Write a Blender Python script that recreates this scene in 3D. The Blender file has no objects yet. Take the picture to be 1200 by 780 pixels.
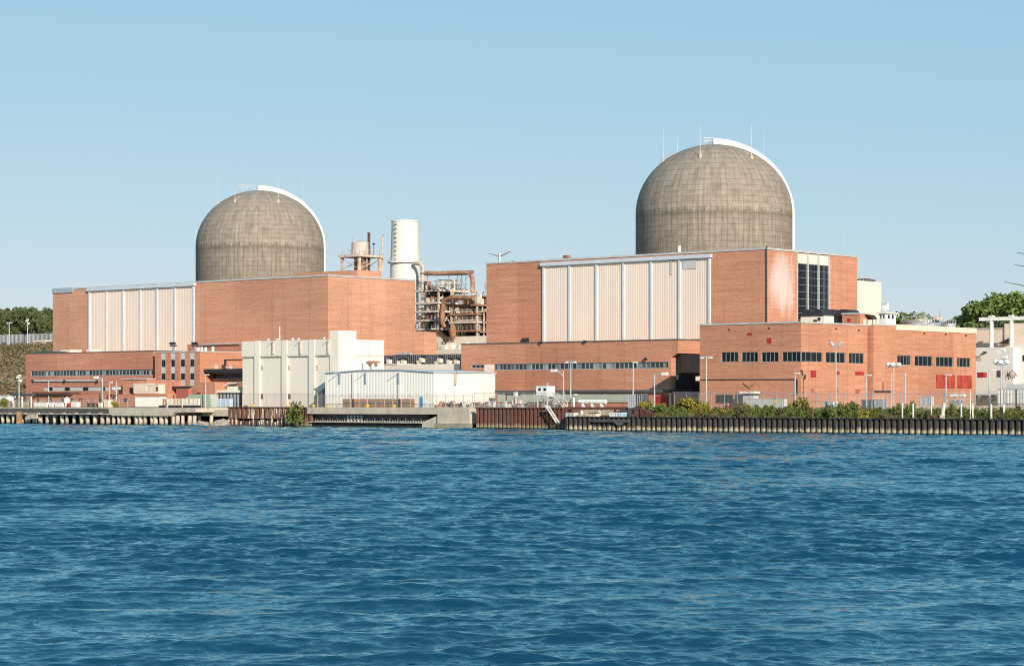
import bpy, bmesh, math, random
import numpy as np
from mathutils import Vector, noise
rnd = random.Random(7)
S = bpy.context.scene
C = S.collection

# ------------------------------------------------------------------ camera / plan geometry
F, HZ, EYE = 2586.0, 468.0, 5.96          # focal length in px of a 1200 px wide frame, horizon row, eye height (m)
RX, RY = .7574, .6530                    # camera right vector in the plant's plan (x along shore, y inland)
FX, FY = -.6530, .7574                   # camera forward vector
GZ = 4.17                                 # plant grade

def ray(px):
    k = (px - 600) / F
    return RX * k + FX, RY * k + FY
def X(px, y):
    a, b = ray(px); return a / b * y
def D(px, y):
    return y / ray(px)[1]
def Z(py, px, y):
    return EYE + (HZ - py) / F * D(px, y)
def YX(px, x):
    a, b = ray(px); return b / a * x
def ZX(py, px, x):
    return EYE + (HZ - py) / F * (x / ray(px)[0])

# ------------------------------------------------------------------ materials
def nodes(name):
    m = bpy.data.materials.new(name); m.use_nodes = True
    nt = m.node_tree; return m, nt, nt.nodes['Principled BSDF'], nt.links.new
def N(nt, kind, **kw):
    n = nt.nodes.new(kind)
    for k, v in kw.items():
        if k.startswith('i_'):
            key = k[2:]; n.inputs[int(key) if key.isdigit() else key].default_value = v
        else: setattr(n, k, v)
    return n
def rgba(c): return (c[0], c[1], c[2], 1)
def noise_at(nt, scale, detail=4, rough=.6, loc=(0, 0, 0), coord='pos'):
    L = nt.links.new
    if coord == 'pos': src = N(nt, 'ShaderNodeNewGeometry').outputs['Position']
    else: src = N(nt, 'ShaderNodeTexCoord').outputs['Object']
    mp = N(nt, 'ShaderNodeMapping'); mp.inputs['Scale'].default_value = scale; mp.inputs['Location'].default_value = loc
    L(src, mp.inputs[0])
    n = N(nt, 'ShaderNodeTexNoise'); n.inputs['Scale'].default_value = 1; n.inputs['Detail'].default_value = detail; n.inputs['Roughness'].default_value = rough
    L(mp.outputs[0], n.inputs['Vector']); return n
def ramp(nt, src, stops):
    r = N(nt, 'ShaderNodeValToRGB'); e = r.color_ramp.elements
    while len(e) < len(stops): e.new(.5)
    for el, (p, c) in zip(e, stops):
        el.position = p; el.color = rgba(c) if len(c) == 3 else c
    nt.links.new(src, r.inputs[0]); return r.outputs[0]
def mix(nt, fac, a, b, mode='MIX'):
    m = N(nt, 'ShaderNodeMix', data_type='RGBA', blend_type=mode)
    for sock, v in ((0, fac), (6, a), (7, b)):
        if isinstance(v, (int, float)): m.inputs[sock].default_value = v
        elif isinstance(v, tuple): m.inputs[sock].default_value = rgba(v)
        else: nt.links.new(v, m.inputs[sock])
    return m.outputs[2]
def math_(nt, op, a, b=None, clamp=False):
    m = N(nt, 'ShaderNodeMath', operation=op, use_clamp=clamp)
    for i, v in enumerate((a, b)):
        if v is None: continue
        if isinstance(v, (int, float)): m.inputs[i].default_value = v
        else: nt.links.new(v, m.inputs[i])
    return m.outputs[0]
def sepz(nt):
    g = N(nt, 'ShaderNodeNewGeometry'); s = N(nt, 'ShaderNodeSeparateXYZ'); nt.links.new(g.outputs['Position'], s.inputs[0]); return s.outputs
G3 = lambda v: (v, v, v)

def plain(name, c, rough=.6, metal=0, var=.25, scale=(.5, .5, .5), dirt=None):
    m, nt, b, L = nodes(name)
    n = noise_at(nt, scale)
    lo, hi = tuple(x * (1 - var) for x in c), tuple(min(1, x * (1 + var * .6)) for x in c)
    col = ramp(nt, n.outputs[0], [(.3, lo), (.7, hi)])
    if dirt:
        d = noise_at(nt, (scale[0] * 3, scale[1] * 3, scale[2] * .35), 5, .7, (7, 3, 1))
        col = mix(nt, ramp(nt, d.outputs[0], [(.52, G3(0)), (.72, G3(.7))]), col, dirt)
    L(col, b.inputs['Base Color']); b.inputs['Roughness'].default_value = rough; b.inputs['Metallic'].default_value = metal
    return m

def brick(name, c1, c2, stain=None):
    m, nt, b, L = nodes(name)
    course = noise_at(nt, (.10, .10, 2.6), 3, .7)
    col = ramp(nt, course.outputs[0], [(.28, c1), (.70, c2)])
    fine = noise_at(nt, (1.3, 1.3, 4.0), 3, .8, (3, 1, 9))
    col = mix(nt, .55, col, ramp(nt, fine.outputs[0], [(.36, G3(.68)), (.5, G3(.98)), (.72, G3(1.2))]), 'MULTIPLY')
    big = noise_at(nt, (.035, .035, .06), 4, .6, (11, 4, 2))
    col = mix(nt, .75, col, ramp(nt, big.outputs[0], [(.35, G3(.80)), (.6, G3(1.0)), (.75, (1.08, 1.1, 1.12))]), 'MULTIPLY')
    run = noise_at(nt, (.5, .5, .03), 4, .65, (2, 8, 0))       # weather runs down the wall
    col = mix(nt, .6, col, ramp(nt, run.outputs[0], [(.3, G3(.76)), (.46, G3(1)), (.66, G3(1)), (.8, (1.18, 1.24, 1.26))]), 'MULTIPLY')
    xyz = sepz(nt); pj = math_(nt, 'DIVIDE', math_(nt, 'ADD', xyz[0], xyz[1]), 13.7)      # movement joints; each bay weathers a little differently
    wn = N(nt, 'ShaderNodeTexWhiteNoise', noise_dimensions='1D'); L(math_(nt, 'FLOOR', pj), wn.inputs['W'])
    col = mix(nt, 1.0, col, ramp(nt, wn.outputs[0], [(0, (.90, .88, .87)), (1, (1.05, 1.06, 1.06))]), 'MULTIPLY')
    jf = ramp(nt, math_(nt, 'FRACT', pj), [(0, G3(.35)), (.012, G3(0)), (.988, G3(0)), (1, G3(.35))])
    col = mix(nt, jf, col, (.16, .09, .065))
    if stain:
        (sx, sy, sz), (ax, ay, az) = stain
        g = N(nt, 'ShaderNodeNewGeometry'); mp = N(nt, 'ShaderNodeMapping', vector_type='TEXTURE')
        mp.inputs['Location'].default_value = (sx, sy, sz); mp.inputs['Scale'].default_value = (ax, ay, az)
        L(g.outputs['Position'], mp.inputs[0])
        ln = N(nt, 'ShaderNodeVectorMath', operation='LENGTH'); L(mp.outputs[0], ln.inputs[0])
        nz = noise_at(nt, (.5, .5, .12), 4, .7, (1, 5, 3))
        v = math_(nt, 'ADD', ln.outputs['Value'], math_(nt, 'MULTIPLY', math_(nt, 'SUBTRACT', nz.outputs[0], .5), 1.5))
        f = ramp(nt, v, [(.25, G3(.66)), (.6, G3(.45)), (1.0, G3(0))])
        fn = noise_at(nt, (2.0, 2.0, .5), 4, .75, (6, 6, 1))
        f = math_(nt, 'MULTIPLY', f, ramp(nt, fn.outputs[0], [(.33, G3(.7)), (.6, G3(1))]))
        col = mix(nt, f, col, (.60, .565, .54))
    L(col, b.inputs['Base Color']); b.inputs['Roughness'].default_value = .9
    b.inputs['Specular IOR Level'].default_value = .2
    return m

def glass_mat(name, c, pitch=1.0, light=(.25, .28, .28), share=.15):
    m, nt, b, L = nodes(name)
    xyz = sepz(nt)
    s = math_(nt, 'FLOOR', math_(nt, 'DIVIDE', math_(nt, 'ADD', xyz[0], math_(nt, 'MULTIPLY', xyz[1], 1.03)), pitch))
    w = N(nt, 'ShaderNodeTexWhiteNoise', noise_dimensions='1D'); L(s, w.inputs['W'])
    f = ramp(nt, w.outputs[0], [(0, G3(0)), (1 - share, G3(.12)), (1, G3(1))])
    L(mix(nt, f, c, light), b.inputs['Base Color']); b.inputs['Roughness'].default_value = .25; b.inputs['Specular IOR Level'].default_value = .22
    return m

def concrete_dome():
    m, nt, b, L = nodes('weathered_dome_concrete')
    tc = N(nt, 'ShaderNodeTexCoord'); s = N(nt, 'ShaderNodeSeparateXYZ'); L(tc.outputs['Object'], s.inputs[0])
    ang = math_(nt, 'ARCTAN2', s.outputs[1], s.outputs[0])
    def streak(fa, fz, detail, off):
        cv = N(nt, 'ShaderNodeCombineXYZ'); L(math_(nt, 'MULTIPLY', ang, fa), cv.inputs[0]); L(math_(nt, 'MULTIPLY', s.outputs[2], fz), cv.inputs[1]); cv.inputs[2].default_value = off
        n = N(nt, 'ShaderNodeTexNoise'); n.inputs['Scale'].default_value = 1; n.inputs['Detail'].default_value = detail; n.inputs['Roughness'].default_value = .65
        L(cv.outputs[0], n.inputs['Vector']); return n.outputs[0]
    base = ramp(nt, streak(30, .10, 5, 1), [(.28, (.180, .147, .116)), (.5, (.255, .212, .170)), (.74, (.335, .287, .236))])
    col = mix(nt, .8, base, ramp(nt, streak(8, .6, 5, 4), [(.3, G3(.72)), (.5, G3(1)), (.75, G3(1.25))]), 'MULTIPLY')
    # formwork: horizontal lifts and vertical panel joints
    lift = math_(nt, 'FRACT', math_(nt, 'DIVIDE', s.outputs[2], 1.4))
    col = mix(nt, ramp(nt, lift, [(0, G3(.5)), (.10, G3(0)), (.88, G3(0)), (1, G3(.45))]), col, (.11, .088, .062))
    jt = math_(nt, 'FRACT', math_(nt, 'MULTIPLY', ang, 88 / (2 * math.pi)))
    jn = streak(56, .25, 2, 9)
    upper = ramp(nt, math_(nt, 'DIVIDE', s.outputs[2], 80), [((SPR - 1) / 80, G3(1)), ((SPR + 8) / 80, G3(.38))])
    jm = math_(nt, 'MULTIPLY', upper, ramp(nt, jt, [(0, G3(.7)), (.12, G3(0)), (.86, G3(0)), (1, G3(.65))]))
    jm = math_(nt, 'MULTIPLY', jm, ramp(nt, jn, [(.33, G3(.15)), (.58, G3(1))]))
    col = mix(nt, jm, col, (.10, .078, .055))
    # panels differ a little, and the band under the springline is darker with pale drips above
    pz = N(nt, 'ShaderNodeCombineXYZ'); L(math_(nt, 'FLOOR', math_(nt, 'MULTIPLY', ang, 88 / (2 * math.pi))), pz.inputs[0]); L(math_(nt, 'FLOOR', math_(nt, 'DIVIDE', s.outputs[2], 1.85)), pz.inputs[1])
    wn = N(nt, 'ShaderNodeTexWhiteNoise', noise_dimensions='2D'); L(pz.outputs[0], wn.inputs['Vector'])
    col = mix(nt, .25, col, ramp(nt, wn.outputs[0], [(0, G3(.78)), (1, G3(1.2))]), 'MULTIPLY')
    zz = math_(nt, 'SUBTRACT', s.outputs[2], SPR)
    zj = math_(nt, 'ADD', zz, math_(nt, 'MULTIPLY', math_(nt, 'SUBTRACT', streak(40, .3, 3, 6), .5), 4.5))
    band = ramp(nt, math_(nt, 'DIVIDE', math_(nt, 'ADD', zj, 6), 12), [(.25, G3(1)), (.34, G3(.86)), (.40, G3(.62)), (.475, G3(.56)), (.50, G3(1.22)), (.62, G3(1.1)), (.85, G3(.96))])
    col = mix(nt, .62, col, band, 'MULTIPLY')
    L(col, b.inputs['Base Color']); b.inputs['Roughness'].default_value = .95; b.inputs['Specular IOR Level'].default_value = .15
    return m
DTOP, DRAD, DRISE = 52.94, 19.83, 17.6       # springline level, radius and rise of the domes
SPR = DTOP - GZ

def pile_mat(name, top, mid, foot, footz, white=None):
    m, nt, b, L = nodes(name)
    n = noise_at(nt, (2.2, 2.2, .5), 5, .7)
    col = ramp(nt, n.outputs[0], [(.3, top), (.7, mid)])
    if white:
        n2 = noise_at(nt, (.9, .9, .16), 4, .75, (4, 4, 4))
        col = mix(nt, ramp(nt, n2.outputs[0], [(.5, G3(0)), (.6, G3(1))]), col, white)
    z = sepz(nt)[2]
    zn = noise_at(nt, (1.1, 1.1, .4), 3, .6, (9, 2, 2))
    zz = math_(nt, 'ADD', z, math_(nt, 'MULTIPLY', math_(nt, 'SUBTRACT', zn.outputs[0], .5), 1.6))
    f = ramp(nt, math_(nt, 'DIVIDE', zz, 4), [(footz / 4 - .06, G3(.85)), (footz / 4 + .10, G3(0))])
    col = mix(nt, f, col, foot)
    f2 = ramp(nt, math_(nt, 'DIVIDE', z, 4), [(.04, G3(.9)), (.09, G3(0))])
    col = mix(nt, f2, col, (.02, .022, .018))                 # weed and wet line
    L(col, b.inputs['Base Color']); b.inputs['Roughness'].default_value = .85; return m

def leaf_mat(name, cols, trans=.15):
    m, nt, b, L = nodes(name)
    n = noise_at(nt, (.8, .8, .8), 3, .7)
    n2 = noise_at(nt, (5, 5, 5), 2, .7)
    f = math_(nt, 'ADD', math_(nt, 'MULTIPLY', n.outputs[0], .6), math_(nt, 'MULTIPLY', n2.outputs[0], .4))
    oi = N(nt, 'ShaderNodeObjectInfo')
    f = math_(nt, 'ADD', f, math_(nt, 'MULTIPLY', math_(nt, 'SUBTRACT', oi.outputs['Random'], .5), .14))
    k = len(cols); col = ramp(nt, f, [(.34 + .34 * i / (k - 1), c) for i, c in enumerate(cols)])
    L(col, b.inputs['Base Color']); b.inputs['Roughness'].default_value = .6; b.inputs['Specular IOR Level'].default_value = .25
    tr = N(nt, 'ShaderNodeBsdfTranslucent'); L(col, tr.inputs[0])
    ms = N(nt, 'ShaderNodeMixShader'); ms.inputs[0].default_value = trans
    L(b.outputs[0], ms.inputs[1]); L(tr.outputs[0], ms.inputs[2]); L(ms.outputs[0], nt.nodes['Material Output'].inputs[0])
    return m

def fence_mat(name, c, open_=.8):
    m, nt, b, L = nodes(name)
    b.inputs['Base Color'].default_value = rgba(c); b.inputs['Roughness'].default_value = .5; b.inputs['Metallic'].default_value = .3
    t = N(nt, 'ShaderNodeBsdfTransparent'); ms = N(nt, 'ShaderNodeMixShader'); ms.inputs[0].default_value = open_
    L(b.outputs[0], ms.inputs[1]); L(t.outputs[0], ms.inputs[2]); L(ms.outputs[0], nt.nodes['Material Output'].inputs[0]); return m

def water_mat():
    m, nt, b, L = nodes('river_water')
    n = noise_at(nt, (.05, .05, 1), 3, .6)
    L(ramp(nt, n.outputs[0], [(.35, WATER1), (.7, WATER2)]), b.inputs['Base Color'])
    b.inputs['Roughness'].default_value = .6; b.inputs['Specular IOR Level'].default_value = 0
    g = N(nt, 'ShaderNodeNewGeometry')
    tot = None
    for sc, amp in (((1.3, .6, 1), .14), ((4.5, 2.4, 1), .18), ((13, 7, 1), .12)):
        # crests lie across the wind, so stretch the ripples along them
        mp = N(nt, 'ShaderNodeMapping'); mp.inputs['Rotation'].default_value = (0, 0, math.radians(-48.7)); mp.inputs['Scale'].default_value = (sc[1], sc[0], 1)
        L(g.outputs['Position'], mp.inputs[0])
        t = N(nt, 'ShaderNodeTexNoise'); t.inputs['Scale'].default_value = 1; t.inputs['Detail'].default_value = 3; L(mp.outputs[0], t.inputs['Vector'])
        v = N(nt, 'ShaderNodeVectorMath', operation='SUBTRACT'); L(t.outputs['Color'], v.inputs[0]); v.inputs[1].default_value = (.5, .5, .5)
        s = N(nt, 'ShaderNodeVectorMath', operation='MULTIPLY'); L(v.outputs[0], s.inputs[0]); s.inputs[1].default_value = (amp * 2, amp * 2, 0)
        if tot is None: tot = s.outputs[0]
        else:
            a = N(nt, 'ShaderNodeVectorMath', operation='ADD'); L(tot, a.inputs[0]); L(s.outputs[0], a.inputs[1]); tot = a.outputs[0]
    a = N(nt, 'ShaderNodeVectorMath', operation='ADD'); L(tot, a.inputs[0]); L(g.outputs['Normal'], a.inputs[1])
    nn = N(nt, 'ShaderNodeVectorMath', operation='NORMALIZE'); L(a.outputs[0], nn.inputs[0]); L(nn.outputs[0], b.inputs['Normal'])
    # clear surface film over the water body: sharp reflection weighted by Fresnel, faintly tinted
    gl = N(nt, 'ShaderNodeBsdfGlossy'); gl.inputs['Color'].default_value = (.62, .94, 1, 1); gl.inputs['Roughness'].default_value = .05; L(nn.outputs[0], gl.inputs['Normal'])
    fz = N(nt, 'ShaderNodeFresnel'); fz.inputs['IOR'].default_value = 1.88; L(nn.outputs[0], fz.inputs['Normal'])
    ms = N(nt, 'ShaderNodeMixShader'); L(fz.outputs[0], ms.inputs[0]); L(b.outputs[0], ms.inputs[1]); L(gl.outputs[0], ms.inputs[2]); L(ms.outputs[0], nt.nodes['Material Output'].inputs[0])
    return m
WATER1, WATER2 = (.0006, .021, .048), (.001, .029, .064)

M = {}
M['brick'] = brick('orange_brick', (.43, .181, .106), (.555, .268, .168))
M['brick_pale'] = brick('pale_orange_brick', (.495, .231, .143), (.605, .323, .214))
M['brick_dark'] = brick('brown_brick', (.405, .166, .108), (.52, .245, .168))
M['cream'] = plain('cream_siding', (.69, .560, .465), .55, 0, .07, (.25, .25, .05), (.60, .50, .40))
M['tan'] = plain('tan_wall', (.66, .52, .41), .8, 0, .12)
M['white'] = plain('offwhite_panel', (.71, .62, .515), .6, 0, .06, (.3, .3, .1), (.66, .60, .52))
M['white2'] = plain('white_shed_sheet', (.68, .635, .575), .5, 0, .05, (.6, .6, .05), (.72, .70, .66))
M['paint'] = plain('white_paint', (.74, .72, .68), .5, 0, .08, (1, 1, 1), (.6, .54, .46))
M['post_paint'] = plain('post_paint', (.62, .58, .52), .6, 0, .2, (1, 1, .5), (.40, .33, .26))
M['stack'] = plain('stack_paint', (.66, .61, .54), .5, 0, .08, (.3, .3, .1), (.60, .50, .38))
M['column'] = plain('column_steel', (.52, .56, .60), .5, .1, .1)
M['mullion'] = plain('window_mullion', (.26, .28, .30), .5, .1, .1)
M['steel'] = plain('grey_steel', (.36, .39, .42), .5, .2, .2)
M['pole'] = plain('galvanised_pole', (.46, .47, .47), .5, .2, .15)
M['deck'] = plain('rack_deck', (.60, .50, .41), .7, 0, .3, (.8, .8, .8), (.30, .16, .10))
M['dark'] = plain('dark_metal', (.022, .022, .026), .6, 0, .4)
M['black'] = plain('black_infill', (.012, .010, .013), .8, 0, .3, (.5, .5, .2))
M['charcoal'] = plain('charcoal_sheet', (.085, .09, .10), .6, .1, .3, (1.5, 1.5, .1), (.05, .052, .055))
M['rust'] = plain('rusty_duct', (.30, .135, .070), .85, 0, .45, (.6, .6, .6), (.52, .38, .28))
M['rustdark'] = plain('dark_rust', (.105, .042, .028), .9, 0, .4, (1, 1, 1))
M['rack'] = plain('rack_steel', (.52, .42, .33), .7, 0, .35, (.8, .8, .8), (.22, .11, .065))
M['conc'] = plain('quay_concrete', (.47, .395, .305), .9, 0, .2, (.5, .5, .5), (.25, .22, .175))
M['concdark'] = plain('dark_deck', (.075, .072, .068), .9, 0, .4, (1, 1, 1))
M['timber'] = plain('pale_timber', (.42, .34, .26), .85, 0, .3, (1, 1, .4))
M['rock'] = plain('shore_rock', (.36, .31, .25), .95, 0, .35, (.8, .8, .8), (.12, .11, .09))
M['retain'] = plain('retaining_concrete', (.31, .31, .305), .9, 0, .25, (.25, .25, .05), (.18, .18, .175))
M['red'] = plain('red_panel', (.42, .055, .032), .55, 0, .55, (.5, .5, .35), (.22, .045, .035))
M['redpaint'] = plain('red_paint', (.34, .018, .020), .6, 0, .2)
M['blue'] = plain('blue_paint', (.02, .22, .40), .5, 0, .1)
M['bluebox'] = plain('pale_blue_box', (.42, .52, .60), .5, 0, .15)
M['bluebox2'] = plain('mid_blue_box', (.28, .42, .54), .5, 0, .15)
M['green'] = plain('green_canvas', (.025, .09, .07), .6, 0, .2)
M['greenfascia'] = plain('grey_green_fascia', (.36, .39, .32), .7, 0, .12, (.3, .3, .3), (.28, .27, .22))
M['yellow'] = plain('yellow_paint', (.75, .45, .02), .5, 0, .1)
M['orange'] = plain('orange_paint', (.65, .14, .03), .5, 0, .1)
M['greypanel'] = plain('grey_panel', (.48, .47, .45), .6, 0, .12, (.8, .8, .3))
M['coping'] = plain('coping_metal', (.50, .48, .46), .5, .2, .2)
M['glass'] = glass_mat('dark_glass', (.006, .008, .010), 1.0, (.06, .07, .07), .12)
M['glass_strip'] = glass_mat('strip_glass', (.020, .028, .030), 1.15, (.30, .31, .29), .35)
M['pallet'] = glass_mat('stacked_boards', (.24, .15, .095), .8, (.45, .20, .09), .4)
M['pile_black'] = pile_mat('black_piling', (.022, .018, .016), (.065, .050, .042), (.50, .41, .28), .62)
M['pile_rust'] = pile_mat('rusty_piling', (.070, .026, .020), (.17, .070, .048), (.30, .26, .15), .7)
M['pile_streak'] = pile_mat('streaked_piling', (.080, .030, .024), (.21, .095, .062), (.28, .22, .14), .8, (.62, .50, .40))
M['pier_pile'] = pile_mat('pier_pile_concrete', (.36, .30, .22), (.55, .47, .36), (.22, .19, .13), .5)
M['dome'] = concrete_dome()
M['leaf'] = leaf_mat('tree_leaf', [(.050, .088, .020), (.150, .205, .046), (.30, .32, .085)])
M['leaf_far'] = leaf_mat('far_tree_leaf', [(.060, .080, .038), (.130, .150, .055), (.23, .21, .085)])
M['leaf_green'] = leaf_mat('shrub_green', [(.045, .070, .016), (.130, .160, .035), (.25, .25, .065)])
M['leaf_yellow'] = leaf_mat('shrub_yellow', [(.10, .10, .018), (.28, .22, .030), (.48, .34, .050)])
M['leaf_dry'] = leaf_mat('dry_scrub', [(.11, .085, .042), (.21, .155, .085), (.32, .25, .14)])
M['leaf_olive'] = leaf_mat('shrub_olive', [(.06, .05, .024), (.14, .11, .048), (.25, .19, .085)])
M['bark'] = plain('bark', (.10, .075, .055), .95, 0, .3, (2, 2, .5))
M['fabric'] = fence_mat('chain_link', (.42, .40, .37), .80)
M['water'] = water_mat()

def terrain_mat():
    m, nt, b, L = nodes('scrub_ground')
    n = noise_at(nt, (.12, .12, .12), 5, .7); n2 = noise_at(nt, (1.2, 1.2, 1.2), 4, .7, (5, 5, 5))
    col = ramp(nt, n.outputs[0], [(.33, (.095, .085, .042)), (.5, (.200, .150, .092)), (.7, (.29, .215, .140))])
    col = mix(nt, .7, col, ramp(nt, n2.outputs[0], [(.35, G3(.6)), (.65, G3(1.25))]), 'MULTIPLY')
    L(col, b.inputs['Base Color']); b.inputs['Roughness'].default_value = .95; return m
M['ground'] = terrain_mat()

# ------------------------------------------------------------------ mesh builder
ORG = {}
class MB:
    def __init__(s): s.v = []; s.f = []; s.mi = []; s.m = 0
    def face(s, pts):
        i = len(s.v); s.v += [tuple(p) for p in pts]; s.f.append(tuple(range(i, i + len(pts)))); s.mi.append(s.m)
    def box(s, x0, x1, y0, y1, z0, z1):
        i = len(s.v)
        s.v += [(x, y, z) for z in (z0, z1) for x, y in ((x0, y0), (x1, y0), (x1, y1), (x0, y1))]
        for q in ((0, 1, 5, 4), (1, 2, 6, 5), (2, 3, 7, 6), (3, 0, 4, 7), (4, 5, 6, 7), (3, 2, 1, 0)):
            s.f.append(tuple(i + k for k in q)); s.mi.append(s.m)
        return s
    def prism(s, pts, axis, a, b):
        """pts in the plane across AXIS ('x','y','z'), pushed from a to b"""
        mk = {'x': lambda p, t: (t, p[0], p[1]), 'y': lambda p, t: (p[0], t, p[1]), 'z': lambda p, t: (p[0], p[1], t)}[axis]
        n = len(pts); i = len(s.v)
        s.v += [mk(p, a) for p in pts] + [mk(p, b) for p in pts]
        s.f.append(tuple(range(i, i + n))); s.f.append(tuple(range(i + 2 * n - 1, i + n - 1, -1))); s.mi += [s.m] * 2
        for k in range(n):
            s.f.append((i + k, i + n + k, i + n + (k + 1) % n, i + (k + 1) % n)); s.mi.append(s.m)
        return s
    def lathe(s, cx, cy, prof, n=24, caps=True):
        i = len(s.v)
        for r, z in prof:
            s.v += [(cx + r * math.cos(2 * math.pi * k / n), cy + r * math.sin(2 * math.pi * k / n), z) for k in range(n)]
        for j in range(len(prof) - 1):
            for k in range(n):
                s.f.append((i + j * n + k, i + j * n + (k + 1) % n, i + (j + 1) * n + (k + 1) % n, i + (j + 1) * n + k)); s.mi.append(s.m)
        if caps:
            s.f.append(tuple(i + k for k in range(n - 1, -1, -1))); s.f.append(tuple(i + (len(prof) - 1) * n + k for k in range(n))); s.mi += [s.m] * 2
        return s
    def tube(s, pts, r, n=8, r2=None):
        pts = [Vector(p) for p in pts]; i0 = len(s.v); up = None
        for k, p in enumerate(pts):
            d = (pts[min(k + 1, len(pts) - 1)] - pts[max(k - 1, 0)]).normalized()
            if up is None: up = d.orthogonal().normalized()
            up = (up - d * up.dot(d)); up = up.normalized() if up.length > 1e-6 else d.orthogonal().normalized()
            w = d.cross(up); rr = r if r2 is None else r + (r2 - r) * k / max(1, len(pts) - 1)
            s.v += [tuple(p + (up * math.cos(2 * math.pi * j / n) + w * math.sin(2 * math.pi * j / n)) * rr) for j in range(n)]
        for k in range(len(pts) - 1):
            for j in range(n):
                s.f.append((i0 + k * n + j, i0 + k * n + (j + 1) % n, i0 + (k + 1) * n + (j + 1) % n, i0 + (k + 1) * n + j)); s.mi.append(s.m)
        s.f.append(tuple(i0 + j for j in range(n - 1, -1, -1))); s.f.append(tuple(i0 + (len(pts) - 1) * n + j for j in range(n))); s.mi += [s.m] * 2
        return s
    def bar(s, a, b, w): return s.tube([a, b], w * .7, 4)
    def build(s, name, mats, parent=None, loc=None, smooth=False):
        if not isinstance(mats, (list, tuple)): mats = [mats]
        o0 = ORG[parent.name] if parent else (Vector(loc) if loc is not None else s.base())
        me = bpy.data.meshes.new(name)
        me.from_pydata([(a - o0.x, b - o0.y, c - o0.z) for a, b, c in s.v], [], s.f)
        for m in mats: me.materials.append(M[m] if isinstance(m, str) else m)
        if len(mats) > 1: me.polygons.foreach_set('material_index', s.mi)
        if smooth: me.shade_smooth()
        bm = bmesh.new(); bm.from_mesh(me); bmesh.ops.recalc_face_normals(bm, faces=bm.faces); bm.to_mesh(me); bm.free()
        me.update()
        o = bpy.data.objects.new(name, me); C.objects.link(o)
        if parent: o.parent = parent
        else: o.location = o0
        ORG[o.name] = o0; return o
    def base(s):
        a = np.array(s.v); lo, hi = a.min(0), a.max(0)
        return Vector(((lo[0] + hi[0]) / 2, (lo[1] + hi[1]) / 2, lo[2]))
def tag(o, label=None, cat=None, group=None, kind=None):
    for k, v in (('label', label), ('category', cat), ('group', group), ('kind', kind)):
        if v: o[k] = v
    return o
def thing(name, label, cat, loc, group=None):
    o = bpy.data.objects.new(name, None); C.objects.link(o); o.location = loc; o.empty_display_size = .5
    ORG[o.name] = Vector(loc); return tag(o, label, cat, group)
def copy_tree(o, parent=None):
    c = o.copy(); C.objects.link(c)
    if parent: c.parent = parent
    for ch in list(o.children): copy_tree(ch, c)
    return c

def shell(mb, x0, x1, y0, y1, z0, z1, front=(), right=(), rec=.4):
    """a closed volume whose front (y0) and right (x1) faces have recessed openings"""
    def wall(a0, a1, rects, mk):
        A = sorted({a0, a1, *[r[0] for r in rects], *[r[1] for r in rects]}); B = sorted({z0, z1, *[r[2] for r in rects], *[r[3] for r in rects]})
        for i in range(len(A) - 1):
            for j in range(len(B) - 1):
                ca, cb = (A[i] + A[i + 1]) / 2, (B[j] + B[j + 1]) / 2
                if any(r[0] < ca < r[1] and r[2] < cb < r[3] for r in rects): continue
                mb.face([mk(A[i], B[j], 0), mk(A[i + 1], B[j], 0), mk(A[i + 1], B[j + 1], 0), mk(A[i], B[j + 1], 0)])
        for r in rects:
            c = [(r[0], r[2]), (r[1], r[2]), (r[1], r[3]), (r[0], r[3])]
            for k in range(4):
                p, q = c[k], c[(k + 1) % 4]
                mb.face([mk(*p, 0), mk(*p, rec), mk(*q, rec), mk(*q, 0)])
            mb.face([mk(*p, rec) for p in c])
    wall(x0, x1, list(front), lambda a, z, d: (a, y0 + d, z))
    wall(y0, y1, list(right), lambda a, z, d: (x1 - d, a, z))
    mb.face([(x0, y0, z0), (x0, y1, z0), (x0, y1, z1), (x0, y0, z1)])
    mb.face([(x0, y1, z0), (x1, y1, z0), (x1, y1, z1), (x0, y1, z1)])
    mb.face([(x0, y0, z1), (x1, y0, z1), (x1, y1, z1), (x0, y1, z1)])
    return mb
def coping(parent, x0, x1, y0, y1, z, h=.35, out=.12, m='coping'):
    b = MB(); b.box(x0 - out, x1 + out, y0 - out, y0 + .5, z + .003, z + h); b.box(x1 - .5, x1 + out, y0 + .5, y1 + out, z + .003, z + h)
    return b.build('coping', m, parent)
def fr(px0, px1, pt, pb, y):
    c = (px0 + px1) / 2; return (X(px0, y), X(px1, y), Z(pb, c, y), Z(pt, c, y))
def rr(px0, px1, pt, pb, x):
    c = (px0 + px1) / 2; return (YX(px0, x), YX(px1, x), ZX(pb, c, x), ZX(pt, c, x))
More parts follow.
